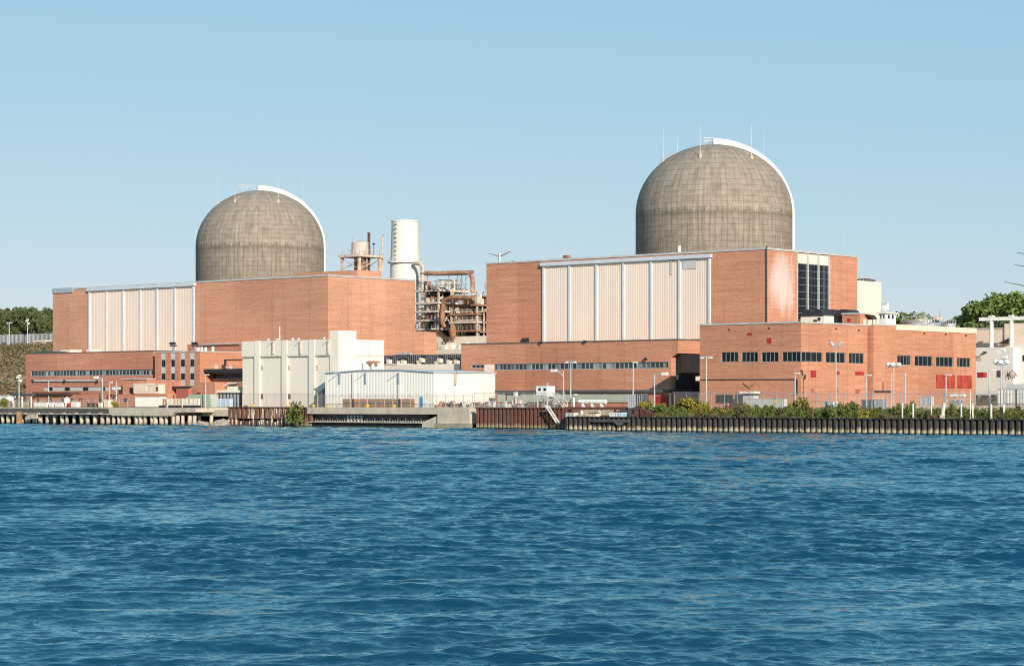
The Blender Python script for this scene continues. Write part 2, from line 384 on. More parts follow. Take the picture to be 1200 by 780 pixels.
def window(parent, side, plane, r, n, rows=1, bar=.12, frame='mullion', pane='glass', rec=.4):
    """frame with mullions standing in the recess, one glazing sheet behind as its sub-part"""
    mk = (lambda b, a0, a1, d0, d1, z0, z1: b.box(a0, a1, plane + d0, plane + d1, z0, z1)) if side == 'f' else \
         (lambda b, a0, a1, d0, d1, z0, z1: b.box(plane - d1, plane - d0, a0, a1, z0, z1))
    a0, a1, z0, z1 = r; g = .004; b = MB()
    mk(b, a0 + g, a1 - g, .1, .3, z0 + g, z0 + bar); mk(b, a0 + g, a1 - g, .1, .3, z1 - bar, z1 - g)
    for k in range(n + 1):
        c = a0 + bar / 2 + g + (a1 - a0 - bar - 2 * g) * k / n
        mk(b, c - bar / 2, c + bar / 2, .2, .297, z0 + bar, z1 - bar)
    for k in range(1, rows):
        c = z0 + (z1 - z0) * k / rows; mk(b, a0 + bar, a1 - bar, .13, .25, c - bar / 3, c + bar / 3)
    o = b.build('window', frame, parent)
    p = MB(); mk(p, a0 + .01, a1 - .01, .27, .36, z0 + .01, z1 - .01); p.build('pane', pane, o); return o
def fbox(mb, px0, px1, pt, pb, y, dep, z0=None):
    r = fr(px0, px1, pt, pb, y); mb.box(r[0], r[1], y, y + dep, r[2] if z0 is None else z0, r[3]); return mb

SUN_EL, SUN_CAM, SUN_E, SUN_COL = 23, (.34, -.94), 4.2, (1.0, .90, .77)
AIR, SKY_S, SKY_C, EXPO = (.92, .1, 5.0), .15, ((.99, .576), (1.66, .32), (2.18, .22)), .6
# ------------------------------------------------------------------ reactor domes
RD, RISE = DRAD, DRISE
def dome(px, depth, label, rod0, kind):
    k = (px - 600) / F; cx, cy = (RX * k + FX) * depth, (RY * k + FY) * depth
    t = thing('reactor_dome', label, 'reactor dome', (cx, cy, GZ), 'domed reactor containments')
    prof = [(RD, GZ), (RD, DTOP - .01)] + [(RD * math.cos(a), DTOP + RISE * math.sin(a)) for a in np.linspace(0, math.pi / 2 - .02, 28)]
    MB().lathe(cx, cy, prof, 128).build('shell', 'dome', t, smooth=True)
    # ring of lightning rods
    for j in range(6):
        a = rod0 + j * math.pi / 3
        d = (RX * math.sin(a) - FX * math.cos(a), RY * math.sin(a) - FY * math.cos(a))
        x, y = cx + 13.2 * d[0], cy + 13.2 * d[1]; z = DTOP + RISE * math.sqrt(1 - (13.2 / RD) ** 2)
        b = MB(); b.tube([(x, y, z - .5), (x, y, z + 8.3)], .07, 6, .035).build('lightning_rod', 'pole', t)
        b = MB(); b.lathe(x, y, [(.42, z - .9), (.42, z + .4), (.15, z + .8)], 8)
        b.tube([(x, y, z + .3), (cx + 10.6 * d[0], cy + 10.6 * d[1], DTOP + RISE * math.sqrt(1 - (10.6 / RD) ** 2) + .1)], .12, 5)
        b.build('rod_base', 'rack', t)
    # white cable run arching over the shell to the ground on one side
    b = MB(); w = 1.15; sec = []
    tx, ty = -RY, RX                                      # across the arch
    path = [(th, None) for th in np.linspace(math.pi / 2 + .02, 0, 40)] + [(0, z) for z in np.linspace(DTOP - 2, GZ, 12)]
    for i, (th, zz) in enumerate(path):
        f = i / (len(path) - 1); h = max(.5, 1.55 - 1.8 * f)
        if zz is None:
            pr, pz = RD * math.cos(th), DTOP + RISE * math.sin(th); nx, nz = math.cos(th), math.sin(th)
        else: pr, pz, nx, nz = RD, zz, 1, 0
        ring = []
        for s_, o_ in ((-1, -.1), (1, -.1), (1, h), (-1, h)):
            rr_ = pr + nx * o_
            ring.append((cx + RX * rr_ + tx * s_ * w, cy + RY * rr_ + ty * s_ * w, pz + nz * o_))
        sec.append(ring)
    for i in range(len(sec) - 1):
        for k_ in range(4):
            b.face([sec[i][k_], sec[i][(k_ + 1) % 4], sec[i + 1][(k_ + 1) % 4], sec[i + 1][k_]])
    b.face(sec[0]); b.face(sec[-1]); b.build('cable_run', 'white2', t)
    # maintenance platform on the crown
    b = MB(); zc = DTOP + RISE
    o0 = (-6.5 if kind else -2.6)
    for q in range(4):
        r_ = o0 + q * (1.7 if kind else .8)
        for s_ in (-1, 1):
            p = (cx + RX * r_ + tx * s_ * 1.5, cy + RY * r_ + ty * s_ * 1.5); b.bar((*p, zc - .8), (*p, zc + 1.6), .08)
    for zz in (zc + .9, zc + 1.6):
        for s_ in (-1, 1):
            e = o0 + 3 * (1.7 if kind else .8)
            b.bar((cx + RX * o0 + tx * s_ * 1.5, cy + RY * o0 + ty * s_ * 1.5, zz), (cx + RX * e + tx * s_ * 1.5, cy + RY * e + ty * s_ * 1.5, zz), .06)
    b.build('railing', 'pole', t)
    return t
dome(836.5, 560, 'brown concrete reactor dome standing behind the brick building with a tall dark window', math.radians(-20), 0)
dome(305, 683, 'brown concrete reactor dome left of the water tank tower and white stack', math.radians(-29), 1)

# ------------------------------------------------------------------ turbine halls
HY = 384.0
def siding(parent, x0, x1, z0, z1, y, cols, patches=()):
    b = MB(); pitch = .62; n = int((x1 - x0) / pitch); prof = []
    for i in range(n + 1):
        xa = x0 + (x1 - x0) * i / n
        for fx, d in ((0, 0), (.32, 0), (.42, -.03), (.9, -.03)):
            xx = xa + fx * (x1 - x0) / n
            if xx <= x1: prof.append((xx, y - .12 + d))
    for p, q in zip(prof, prof[1:]):
        b.face([(p[0], p[1], z0), (q[0], q[1], z0), (q[0], q[1], z1), (p[0], p[1], z1)])
    b.face([(x0, y - .003, z1), (x1, y - .003, z1), (x1, y - .22, z1), (x0, y - .22, z1)])
    b.build('siding', 'cream', parent)
    for px in cols:
        x = X(px, y); b = MB(); b.box(x - .26, x + .26, y - .45, y - .003, z0 - .1, z1 - .01); b.build('column', 'column', parent)
    b = MB(); b.box(x0 - .3, x1 + .3, y - .78, y - .003, z1 + .003, z1 + .75); b.build('eaves_beam', 'column', parent)
    for (pa, pb, pt, pbm) in patches:
        r = fr(pa, pb, pt, pbm, y); b = MB(); b.box(r[0], r[1], y - .27, y - .23, r[2], r[3]); b.build('repair_patch', 'greypanel', parent)

# nearer hall
xa, xc = X(570, HY), X(898.2, HY); zt = Z(292.2, 898.2, HY); yb = YX(1004.5, xc)
t = thing('turbine_hall', 'brick turbine hall with cream siding and a tall dark window bay on its end', 'turbine hall', ((xa + xc) / 2, (HY + yb) / 2, GZ), 'brick turbine halls')
bay = rr(934.2, 971.8, 297.5, 392, xc)
M['brick_stain'] = brick('stained_brick', (.425, .179, .106), (.55, .264, .168), ((xc, YX(917, xc), ZX(333, 917, xc)), (1.5, 5.6, 7.8)))
shell(MB(), xa, xc, HY, yb, GZ, zt, right=[bay], rec=1.0).build('wall', 'brick_stain', t)
zb = Z(401.0, 640, HY)
siding(t, X(636.5, HY), X(833.5, HY), zb, Z(308.8, 638, HY) - .6, HY, [638, 668.4, 699.7, 731.3, 764, 797, 832],
       [(801, 817, 301.5, 315), (786, 788.5, 300, 322)])
coping(t, xa, xc, HY, yb, zt, .4, .15, 'coping')
b = MB(); b.box(xc - .6, xc - .25, bay[0], bay[1], bay[3] - 2.2, bay[3]); b.build('bay_head_panel', 'cream', t)
w3 = (bay[1] - bay[0]) / 3
for k in range(3):
    window(t, 'r', xc, (bay[0] + k * w3 + .02, bay[0] + (k + 1) * w3 - .02, bay[2], bay[3] - 2.25), 1, 10, .09, 'mullion', 'glass', 1.0)
for k in range(4):
    yy = bay[0] + k * w3; b = MB(); b.box(xc - .3, xc + .12, yy - .17, yy + .17, bay[2], bay[3] - .01); b.build('bay_mullion', 'pole', t)
b = MB(); b.bar((xc + .15, HY - .15, GZ), (xc + .15, HY - .15, zt + .8), .22); b.build('downpipe', 'concdark', t)
b = MB(); x = X(662, HY + 12); b.box(x - .65, x + .65, HY + 12, HY + 13.3, zt - .2, Z(299, 662, HY + 12)).build('roof_vent', 'rust', t)
b = MB(); x = X(796, HY + 3); b.tube([(x, HY + 3, zt), (x, HY + 3, Z(288, 796, HY + 3))], .35, 10).build('vent_pipe', 'paint', t)
for px, h in ((988, 22), (998, 12), (938, 6)):
    y = YX(px, xc - 2); b = MB(); b.tube([(xc - 2, y, zt - .1), (xc - 2, y, zt + h * .22)], .09, 5, .04).build('roof_mast', 'pole', t)
b = MB(); r = fr(613, 616, 396, 401, HY); b.box(r[0], r[1], HY - .5, HY - .003, r[2], r[3]); b.build('wall_louvre', 'dark', t); r = fr(618.5, 620, 395.5, 401, HY); MB().box(r[0], r[1], HY - .5, HY - .003, r[2], r[3]).build('wall_louvre', 'dark', t)

# farther hall
xa, xc = X(62, HY), X(384.3, HY); zt = Z(323.3, 384.3, HY); yb = YX(486.5, xc)
t = thing('turbine_hall', 'brick turbine hall with cream siding, its windowless end facing the white stack', 'turbine hall', ((xa + xc) / 2, (HY + yb) / 2, GZ), 'brick turbine halls')
shell(MB(), xa, xc, HY, yb, GZ, zt).build('wall', 'brick_pale', t)
siding(t, X(104.6, HY), X(228.8, HY), Z(414.5, 106, HY), Z(338.5, 106, HY) - .6, HY, [105.6, 125.6, 145.4, 165.4, 185, 205.6, 227.6])
coping(t, xa, xc, HY, yb, zt, .4, .15)
yb2 = YX(511.5, xc); b = MB(); b.box(xc - 20, xc - .01, yb + .01, yb2, GZ, ZX(388.6, 500, xc)); b.build('rear_wing', 'brick_pale', t)
b = MB(); b.box(xa - .1, X(86, HY), HY - .3, HY - .003, zt - .9, zt + .5); b.build('parapet_flashing', 'steel', t)
# roof storey the water tank stands on
PY = HY + 16; px0, px1 = 346, 419
x0, x1 = X(px0, PY), X(px1, PY); zp = Z(316.2, 419, PY); py1 = YX(446.8, x1)
b = MB(); b.box(x0, x1, PY, py1, zt - .2, zp); x2 = X(330, PY); b.box(x2, x0 - .01, PY + .3, py1, zt - .2, zp - .7); b.build('roof_storey', 'brick_pale', t)
TANK = (x0, x1, PY, py1, zp)

# ------------------------------------------------------------------ water tank tower on the farther hall's roof
x0, x1, y0, y1, zp = TANK
tz = Z(297.8, 421, PY); xl = X(401, y0 + 2); 
# square platform with its near corner at px 421
cxn, cyn = X(421, PY + 1.2), PY + 1.2
xw = cxn - X(401, PY + 1.2); yd = YX(444.5, cxn) - cyn
t = thing('water_tank_tower', 'rusty water tank on a braced steel platform above the brick roof', 'water tank', (cxn - xw / 2, cyn + yd / 2, zp))
legs = [(cxn, cyn), (cxn - xw, cyn), (cxn, cyn + yd), (cxn - xw, cyn + yd)]
for x, y in legs:
    MB().box(x - .3, x + .3, y - .3, y + .3, zp, tz - .5).build('leg', 'rack', t)
b = MB()
for (p, q) in ((0, 1), (0, 2), (1, 3), (2, 3)):
    a_, c_ = legs[p], legs[q]
    b.bar((*a_, zp + .3), (*c_, tz - .8), .12); b.bar((*c_, zp + .3), (*a_, tz - .8), .12)
b.build('cross_brace', 'rack', t)
MB().box(cxn - xw - .8, cxn + .8, cyn - .8, cyn + yd + .8, tz - .5, tz + .1).build('platform', 'rack', t)
tcx, tcy = cxn - xw * .48, cyn + yd * .46; dk = D(423, tcy); tr = 10.4 * dk / F
zt_ = Z(284.2, 423, tcy); zc = Z(282.6, 423, tcy)
b = MB(); b.lathe(tcx, tcy, [(tr, tz + .1), (tr, zt_), (tr * .5, zt_ + .35), (.3, zt_ + .5)], 24); b.build('tank', plain('tank_paint', (.50, .42, .37), .7, 0, .2, (.6, .6, .3), (.34, .21, .15)), t, smooth=False)
b = MB(); b.lathe(tcx, tcy, [(1.6, zp), (1.6, tz - .5)], 14); b.build('riser_pipe', 'rust', t)
b = MB()
for zz in (tz + .75, tz + 1.35):
    for (p, q) in ((0, 1), (0, 2), (1, 3), (2, 3)): b.bar((*legs[p], zz), (*legs[q], zz), .06)
for p in legs:
    for q in legs:
        for f in (0, .33, .66): b.bar((p[0] + (q[0] - p[0]) * f, p[1] + (q[1] - p[1]) * f, tz), (p[0] + (q[0] - p[0]) * f, p[1] + (q[1] - p[1]) * f, tz + 1.35), .05) if (p[0] == q[0] or p[1] == q[1]) and p != q else None
a_ = [(tcx + tr * .9 * math.cos(q), tcy + tr * .9 * math.sin(q)) for q in np.linspace(2.6, 4.4, 5)]
for p in a_: b.bar((*p, zt_ - .2), (*p, zt_ + 1.2), .05)
for p, q in zip(a_, a_[1:]): b.bar((*p, zt_ + 1.2), (*q, zt_ + 1.2), .05)
b.build('railing', 'rack', t)
yy = cyn + yd * .62; x = X(432.3, yy)
tag(MB().tube([(x, yy, zp), (x, yy, Z(272.5, 432, yy))], .36, 8).build('vent_stack', 'rustdark'), 'thin dark vent stack rising just behind the rusty water tank', 'vent stack')
x, y = cxn, cyn + yd + 1.2
tag(MB().tube([(x, y, zp), (x, y, ZX(275.5, 445, x))], .22, 6).bar((x, y, ZX(276, 445, x)), (x + .9, y - .3, ZX(275, 445, x)), .12).build('floodlight_pole', 'rack'), 'thin rusty light pole at the corner of the water tank platform', 'light pole')
x, y = cxn, cyn + yd * .72
tag(MB().tube([(x, y, tz + .1), (x, y, ZX(286.5, 440, x))], .07, 6).box(x - .22, x + .22, y - .22, y + .22, ZX(287, 440, x), ZX(285, 440, x)).build('beacon_pole', 'dark'), 'short pole with a dark lamp on the water tank platform', 'light pole')

# ------------------------------------------------------------------ white stack
SY = 474.0; sx = X(474.7, SY); d = D(474.7, SY); pr = lambda p: p * d / F / 2
sz = lambda py: Z(py, 474.7, SY)
t = thing('vent_stack', 'tall white cylindrical exhaust stack with a ring platform', 'stack', (sx, SY, GZ))
MB().lathe(sx, SY, [(pr(35.5), GZ), (pr(35.0), sz(331)), (pr(34.6), sz(309)), (pr(31.6), sz(261)), (pr(32.4), sz(260.5)), (pr(32.4), sz(258.8)), (pr(30.4), sz(258.6)), (pr(30), sz(262))], 40).build('shaft', 'stack', t, smooth=False)
MB().lathe(sx, SY, [(pr(34), sz(308.6)), (pr(41), sz(308.4)), (pr(41), sz(306.6)), (pr(34), sz(306.4))], 36, False).build('ring_platform', 'stack', t)
b = MB()
for k in range(14):
    a = 2 * math.pi * k / 14; p = (sx + pr(40) * math.cos(a), SY + pr(40) * math.sin(a)); b.bar((*p, sz(307)), (*p, sz(304)), .06)
    q = (sx + pr(40) * math.cos(a + .45), SY + pr(40) * math.sin(a + .45)); b.bar((*p, sz(304)), (*q, sz(304)), .05)
b.build('railing', 'rack', t)
b = MB(); a0 = math.atan2(-FY * .8 - RY * .6, -FX * .8 - RX * .6)
for zz in np.arange(sz(305), sz(262), 1.3): b.box(sx + pr(33.5) * math.cos(a0) - .35, sx + pr(33.5) * math.cos(a0) + .35, SY + pr(33.5) * math.sin(a0) - .35, SY + pr(33.5) * math.sin(a0) + .35, zz, zz + .35)
b.build('ladder', 'rack', t)
b = MB()
for k in range(8):
    a = 2 * math.pi * k / 8
    for da in (.33, -.33): b.bar((sx + pr(36) * math.cos(a), SY + pr(36) * math.sin(a), sz(327)), (sx + pr(45) * math.cos(a + da), SY + pr(45) * math.sin(a + da), sz(336)), .38)
b.build('brace', 'stack', t)
y = SY - 2; x = X(495.5, y)
t = thing('riser_pipe', 'pink rusty riser pipe climbing beside the white stack', 'pipe', (x, y, GZ))
MB().tube([(x, y, GZ), (x, y, Z(312, 495, y)), (x - 1.2, y, Z(308.3, 495, y)), (x - 3.5, y, Z(308, 495, y))], .62, 10).build('pipe', 'rack', t)
MB().lathe(x, y, [(.85, Z(321, 495, y)), (.85, Z(319.8, 495, y))], 12).build('flange', 'rust', t)

# ------------------------------------------------------------------ steel pipe racks with rusty ducts between the halls
def rack(name, label, px0, px1, y, dep, floors, top, seed, mat='rack'):
    r_ = random.Random(seed); x0, x1 = X(px0, y), X(px1, y); t = thing(name, label, 'pipe rack', ((x0 + x1) / 2, y + dep / 2, GZ), 'steel racks between the halls')
    cm = (px0 + px1) / 2; zs = [Z(p, cm, y) for p in floors]; zt = Z(top, cm, y)
    n = 2
    for i in range(n):
        for yy in (y, y + dep / 2, y + dep):
            x = x0 + (x1 - x0) * i / (n - 1); b = MB(); b.box(x - .22, x + .22, yy - .22, yy + .22, GZ, zt); b.build('column', mat, t)
    for z in zs:
        MB().box(x0 - .5, x1 + .5, y - .5, y + dep + .5, z - .55, z).build('deck', 'rust' if seed == 5 and z != zs[2] else 'deck', t)
        b = MB()
        for zz in (z + .6, z + 1.15): b.bar((x0, y - .35, zz), (x1, y - .35, zz), .07); b.bar((x1 + .3, y, zz), (x1 + .3, y + dep, zz), .07)
        k = x0
        while k < x1: b.bar((k, y - .35, z), (k, y - .35, z + 1.15), .07); k += 1.5
        b.build('railing', mat, t)
        b = MB()                                             # pipework and machines on each deck
        for _ in range(22):
            bx, by = r_.uniform(x0 + .5, x1 - 1.5), r_.uniform(y + .6, y + dep * .8); w = r_.uniform(.4, 1.6); b.m = r_.choice((0, 1, 1, 2, 2, 3, 3))
            b.box(bx, bx + w, by, by + r_.uniform(.5, 2), z, z + r_.uniform(.7, 2.6))
        for _ in range(18):
            b.m = r_.choice((0, 1, 2, 2, 3, 3)); zz = z + r_.uniform(.5, 3); yy = r_.uniform(y + .3, y + dep); xs = r_.uniform(x0, (x0 + x1) / 2); xe = r_.uniform(xs + 1, x1)
            b.tube([(xs, yy, zz), (xe, yy, zz), (xe, yy, z)], r_.uniform(.06, .26), 7)
        b.build('pipework', ['rust', 'greypanel', 'white', 'rustdark'], t)
    b = MB()
    for _ in range(9):
        z = r_.uniform(zs[-1], zt - 3); x = x0 + (x1 - x0) * r_.randrange(n - 1) / (n - 1); b.bar((x, y + dep, z), (x + (x1 - x0) / 3, y + dep, z + 4), .16)
    b.build('diagonal_brace', 'rustdark', t)
    b = MB(); b.box(x0 + .3, x1 - .3, y + dep * .55, y + dep * .6, GZ, zs[0] - .6); b.build('dark_backing', 'dark', t)  # dark sheet paints the shade between the open floors
    return t
rack('pipe_rack', 'pale steel rack of open floors next to the windowless hall end', 484, 514, 452, 12, [339.5, 354, 364, 374.4, 384.5], 337.5, 3)
rack('pipe_rack', 'rusty steel rack of open floors under the arched brown duct', 529, 559, 447, 10, [356.5, 367, 376.5, 386.5], 341.5, 5)
y = 450
b = MB(); b.tube([(X(498, y), y, Z(320, 498, y)), (X(515, y), y, Z(320.3, 515, y)), (X(545, y), y, Z(319.5, 545, y))] + [(X(553.5 - 5.5 * math.cos(a), y) , y, Z(325.3 - 5.8 * math.sin(a), 553, y)) for a in np.linspace(math.pi / 2, math.pi, 1)] + [(X(550, y), y, Z(320.8, 550, y)), (X(553, y), y, Z(324, 553, y)), (X(554, y), y, Z(329, 554, y)), (X(554, y), y, Z(343, 554, y))], .66, 14)
tag(b.build('exhaust_duct', plain('streaked_duct', (.36, .19, .11), .8, 0, .5, (.35, .35, .9), (.66, .55, .44))), 'large brown duct arching over the top of the steel racks', 'duct')
y = 445
b = MB(); b.tube([(X(555, y), y, Z(349.5, 555, y)), (X(530, y), y, Z(348.5, 530, y)), (X(523, y), y, Z(351, 523, y)), (X(519.5, y), y, Z(356, 519, y)), (X(518.5, y), y, Z(363, 519, y)), (X(518.5, y), y, Z(378, 519, y)), (X(521, y), y, Z(384, 521, y))], .66, 14)
tag(b.build('exhaust_duct', 'rust'), 'rusty elbow duct bending down between the two steel racks', 'duct')
y = 441; x = X(530.5, y); z = lambda p: Z(p, 530, y)
tag(MB().lathe(x, y, [(.3, z(405)), (.4, z(398)), (.95, z(393)), (.95, z(386)), (.7, z(382)), (.3, z(380))], 14).build('cyclone_hopper', 'rust'), 'rusty funnel shaped hopper hanging below the elbow duct', 'hopper')
b = MB()
for px, a, c in ((512, 326, 339), (526, 322, 341), (536, 322, 341), (541, 322, 341), (546, 324, 341), (501, 322, 337)):
    b.bar((X(px, 450), 450, Z(c, px, 450)), (X(px, 450), 450, Z(a, px, 450)), .22)
b.bar((X(536, 450), 450, Z(341, 536, 450)), (X(541, 450), 450, Z(324, 541, 450)), .15); b.bar((X(540, 450), 450, Z(324, 540, 450)), (X(546, 450), 450, Z(341, 546, 450)), .15)
b.bar((X(500, 450), 450, Z(333.5, 500, 450)), (X(548, 450), 450, Z(333.5, 548, 450)), .14); b.bar((X(500, 450), 450, Z(330.5, 500, 450)), (X(548, 450), 450, Z(326, 548, 450)), .1)
tag(b.build('duct_trestle', 'steel'), 'grey trestle of thin posts holding up the arching brown duct', 'trestle')
# stair, low roofs and walls seen through the gap
b = MB()
for o in (0, 1.1): b.bar((X(511, 438), 438 + o, Z(388, 511, 438)), (X(525, 438), 438 + o, Z(403, 525, 438)), .3); b.bar((X(511, 438), 438 + o, Z(385, 511, 438)), (X(525, 438), 438 + o, Z(399.5, 525, 438)), .12)
for f in np.linspace(0, 1, 12):
    xx = X(511 + 14 * f, 438); zz = Z(388 + 15 * f, 518, 438); b.box(xx - .2, xx + .2, 438, 439.1, zz - .05, zz + .05)
b.bar((X(525, 438), 438, GZ), (X(525, 438), 438, Z(398, 525, 438)), .3)
tag(b.build('steel_stair', 'rustdark'), 'steep dark steel stair beside the hopper', 'stair')
b = MB(); b.box(X(508, 443), X(572, 443), 443, 444.5, GZ, Z(394, 540, 443)); tag(b.build('service_building', 'white'), 'low white wall seen in the gap below the steel racks', 'building')
b = MB(); b.box(X(558, 462), X(580, 462), 462, 475, GZ, Z(348.5, 565, 462)); tag(b.build('service_building', 'tan'), 'tan block behind the racks at the corner of the nearer hall', 'building')
b = MB(); b.box(X(556, 448), X(578, 448), 448, 452, Z(365.5, 566, 448), Z(364, 566, 448)); b.box(X(556, 448), X(578, 448), 448, 452, Z(389.5, 566, 448), Z(388, 566, 448))
for px in (560, 566, 571, 576): b.box(X(px, 448) - .15, X(px, 448) + .15, 448.2, 448.5, GZ, Z(366, px, 448))
for k in range(14):
    xx = X(rnd.uniform(559, 575), 449); zz = Z(rnd.uniform(388, 372), 566, 449); b.box(xx, xx + rnd.uniform(.4, 1.4), 449, 451, zz, zz + rnd.uniform(.3, 1.2))
tag(b.build('pipe_bridge', 'rack'), 'low pipe bridge running into the nearer hall', 'pipe bridge')
y = 440
b = MB()
for _ in range(26):
    px = rnd.uniform(511, 541); w = rnd.uniform(.4, 2.2); x = X(px, y); yy = y + rnd.uniform(-3, 2); z0_ = Z(rnd.uniform(408, 412), px, y); b.m = rnd.randrange(3)
    b.box(x, x + w, yy, yy + 1, z0_, z0_ + rnd.uniform(.4, 2.4))
b.box(X(511, 434), X(541, 434), 434, 438, GZ, Z(409, 526, 434))
tag(b.build('roof_plant', ['greypanel', 'rust', 'white']), 'cluttered roof machinery at the foot of the dark stair', 'machinery')
y = 470; x = X(569.5, y)
t = thing('lamp_post', 'bent lamp post beside the nearer hall above the tan block', 'lamp post', (x, y, GZ))
MB().tube([(x, y, GZ), (x, y, Z(327, 569, y)), (x + 2, y, Z(327, 570, y))], .16, 6).build('pole', 'steel', t)
MB().box(x - .4, x + .4, y - .3, y + .3, Z(338, 569, y), Z(332, 569, y)).build('signal_box', 'greypanel', t)
# ------------------------------------------------------------------ nearer heater bay, black recess and annex
BY = 369.0
xa, xm, xc = X(540.5, BY), X(786.5, BY), X(794.3, BY); zt = Z(398.3, 794, BY)
t = thing('heater_bay', 'long low brick wing with a continuous window strip below the larger cream siding', 'brick wing', ((xa + xc) / 2, BY, GZ), 'low brick wings in front of the halls')
ws = fr(579, 783, 424.8, 432.8, BY)
ws = (ws[0], ws[1], Z(432.6, 680, BY), Z(424.9, 680, BY)); w2 = fr(552, 567, 427.2, 431.5, BY)
shell(MB(), xa, xm, BY, HY - .3, GZ, zt, front=[ws, w2]).build('wall', 'brick', t)
zu = Z(413.8, 794, BY); b = MB(); b.box(xm + .002, xc, BY, HY - .3, zu, zt); b.prism([(xm + .002, zu), (xm + .002, Z(418.8, 786, BY)), (xc, zu)], 'y', BY + .01, BY + .8)
b.build('overhang', 'brick', t)
b = MB(); b.box(xm + .003, xc - .35, BY + 1.6, HY - .3, GZ, zu - .01); b.build('black_infill', 'black', t)  # near-black block filling the recess below the overhang
b = MB(); z = Z(445, 792, BY + 1.5); b.box(X(793, BY + 1.6), X(795.5, BY + 1.6), BY + 1.4, BY + 1.6, z, z + 1.0).build('wall_sign', 'steel', t)
window(t, 'f', BY, ws, 41, 1, .12, 'steel', 'glass_strip'); window(t, 'f', BY, w2, 3, 1, .2, 'steel', 'glass')
b = MB(); fbox(b, 567.5, 578.5, 427, 440, BY - .1, .097); b.build('blank_panel', 'white', t)
coping(t, xa, xc, BY, HY - .9, zt, .25, .1, 'concdark')
for px in (635, 686.5, 757.5): 
    b = MB(); x = X(px, BY); z = zt if px != 757.5 else Z(421, 757, BY); b.box(x - .3, x + .3, BY - .6, BY - .12, z - .1, z + .35); b.build('floodlight', 'dark', t)
AY = 361.5
xa, xc = X(583, AY), X(786, AY); z0 = Z(460.9, 680, AY)
t = thing('annex', 'grey green single storey strip along the foot of the long brick wing', 'annex', ((xa + xc) / 2, AY, GZ))
b = MB(); b.box(xa, xc, AY, BY - .02, GZ, z0 - .01); b.build('wall', 'brick', t)
b = MB(); fbox(b, 583, 759, 461.5, 471, AY - .25, .245); b.build('fascia', 'greenfascia', t)
b = MB(); b.box(xa - .2, xc, AY - .7, BY - .02, Z(459.6, 680, AY), Z(456.9, 680, AY)); b.build('roof', 'charcoal', t)
b = MB(); b.box(xa, xc, AY - .2, BY - .02, z0, Z(459.7, 680, AY)); b.build('brick_band', 'brick', t)
b = MB(); fbox(b, 769, 782.5, 463.8, 477, AY - .2, .195); b.build('door', 'redpaint', t)
b = MB(); fbox(b, 784.3, 786, 460, 477, AY - .3, .295); b.build('corner_post', 'tan', t)

# ------------------------------------------------------------------ brick control building
CY = 352.0
xa, xc = X(820, CY), X(938.7, CY); zt = Z(378.2, 938, CY)
y1, y2, y3 = YX(1017.4, xc), YX(1050, xc + .9), YX(1143.5, xc)
t = thing('control_building', 'two storey brick block with dark window strips and red panels above the shrubs', 'brick building', ((xa + xc) / 2, (CY + y3) / 2, GZ))
f1 = [fr(a, c, 412.6, 424, CY) for a, c in ((845, 864.9), (868.6, 888), (892, 912))] 
cf = fr(916.3, 938.6, 412.2, 423.6, CY); cf = (cf[0], xc, cf[2], cf[3])
z_lo, z_hi = cf[2], cf[3]
r1 = [rr(a, c, p, q, xc) for a, c, p, q in ((968, 991, 412.8, 425), (995, 1012.6, 413.6, 425.8))]
cr = (CY, YX(964.2, xc), z_lo, z_hi)
# the window that turns the corner: leave the corner open in both faces
b = MB(); e = .35
shell(b, xa, xc, CY, y1 - .3, GZ, zt, front=f1 + [(cf[0], xc - .02, z_lo, z_hi)], right=[(CY + .02, cr[1], z_lo, z_hi)] + r1)
b.build('wall', 'brick', t)
for r in f1: window(t, 'f', CY, r, 4, 1, .08)
for r in r1: window(t, 'r', xc, r, 4, 1, .08)
window(t, 'f', CY, (cf[0], xc - .02, z_lo, z_hi), 4, 1, .08); window(t, 'r', xc, (CY + .02, cr[1], z_lo, z_hi), 4, 1, .08)
MB().box(xc - .5, xc + .02, CY - .02, CY + .5, z_lo, z_hi).build('corner_post', 'glass', t); MB().box(xc - .1, xc + .04, CY - .04, CY + .1, z_lo, z_hi).build('corner_post', 'steel', t)
xb = xc + .9
zb2 = zt + .15; shell(MB(), xa + 4, xb, y1 + .5, y2, GZ, zb2).build('stair_bay', 'brick', t)
MB().box(xa + 4, xc - .6, y1 - .3 + .003, y1 + .5 - .003, GZ, zt - .3).build('shadow_slot', 'black', t)  # black fill paints the shadow in the notch beside the bay
r2 = [rr(a, c, p, q, xc) for a, c, p, q in ((1051.6, 1068, 416.3, 427.6), (1072, 1093, 417.1, 428.8), (1097, 1117.5, 418.3, 429.4), (1121.3, 1137.5, 419.1, 430))]
zc2 = ZX(388.8, 1100, xc) 
shell(MB(), xa + 4, xc, y2 + .003, y3, GZ, zc2, right=r2).build('wall', 'brick', t)
for r in r2: window(t, 'r', xc, r, 4, 1, .08)
b = MB(); b.box(xc - 1.5, xc + .15, y2 + .01, y3 + .15, zc2 + .003, zc2 + 1.15); b.build('roof_fascia', 'tan', t)
coping(t, xa, xc, CY, y1 - .5, zt, .3, .12)
b = MB(); b.box(xb - .5, xb + .1, y1 + .45, y2 + .05, zb2 + .003, zb2 + .28); b.build('coping', 'coping', t)
for a, c, p, q in ((1096.8, 1118.8, 439, 454.4), (1121.6, 1138.2, 439.6, 454.8)):
    r = rr(a, c, p, q, xc); b = MB(); b.box(xc + .003, xc + .12, r[0], r[1], r[2], r[3]); b.build('red_panel', 'red', t)
for a, c, p, q in ((876, 881, 390, 393), (899, 904, 395.7, 402.4)):
    r = fr(a, c, p, q, CY); b = MB(); b.box(r[0], r[1], CY - .06, CY - .003, r[2], r[3]); b.build('red_sign', 'redpaint', t)
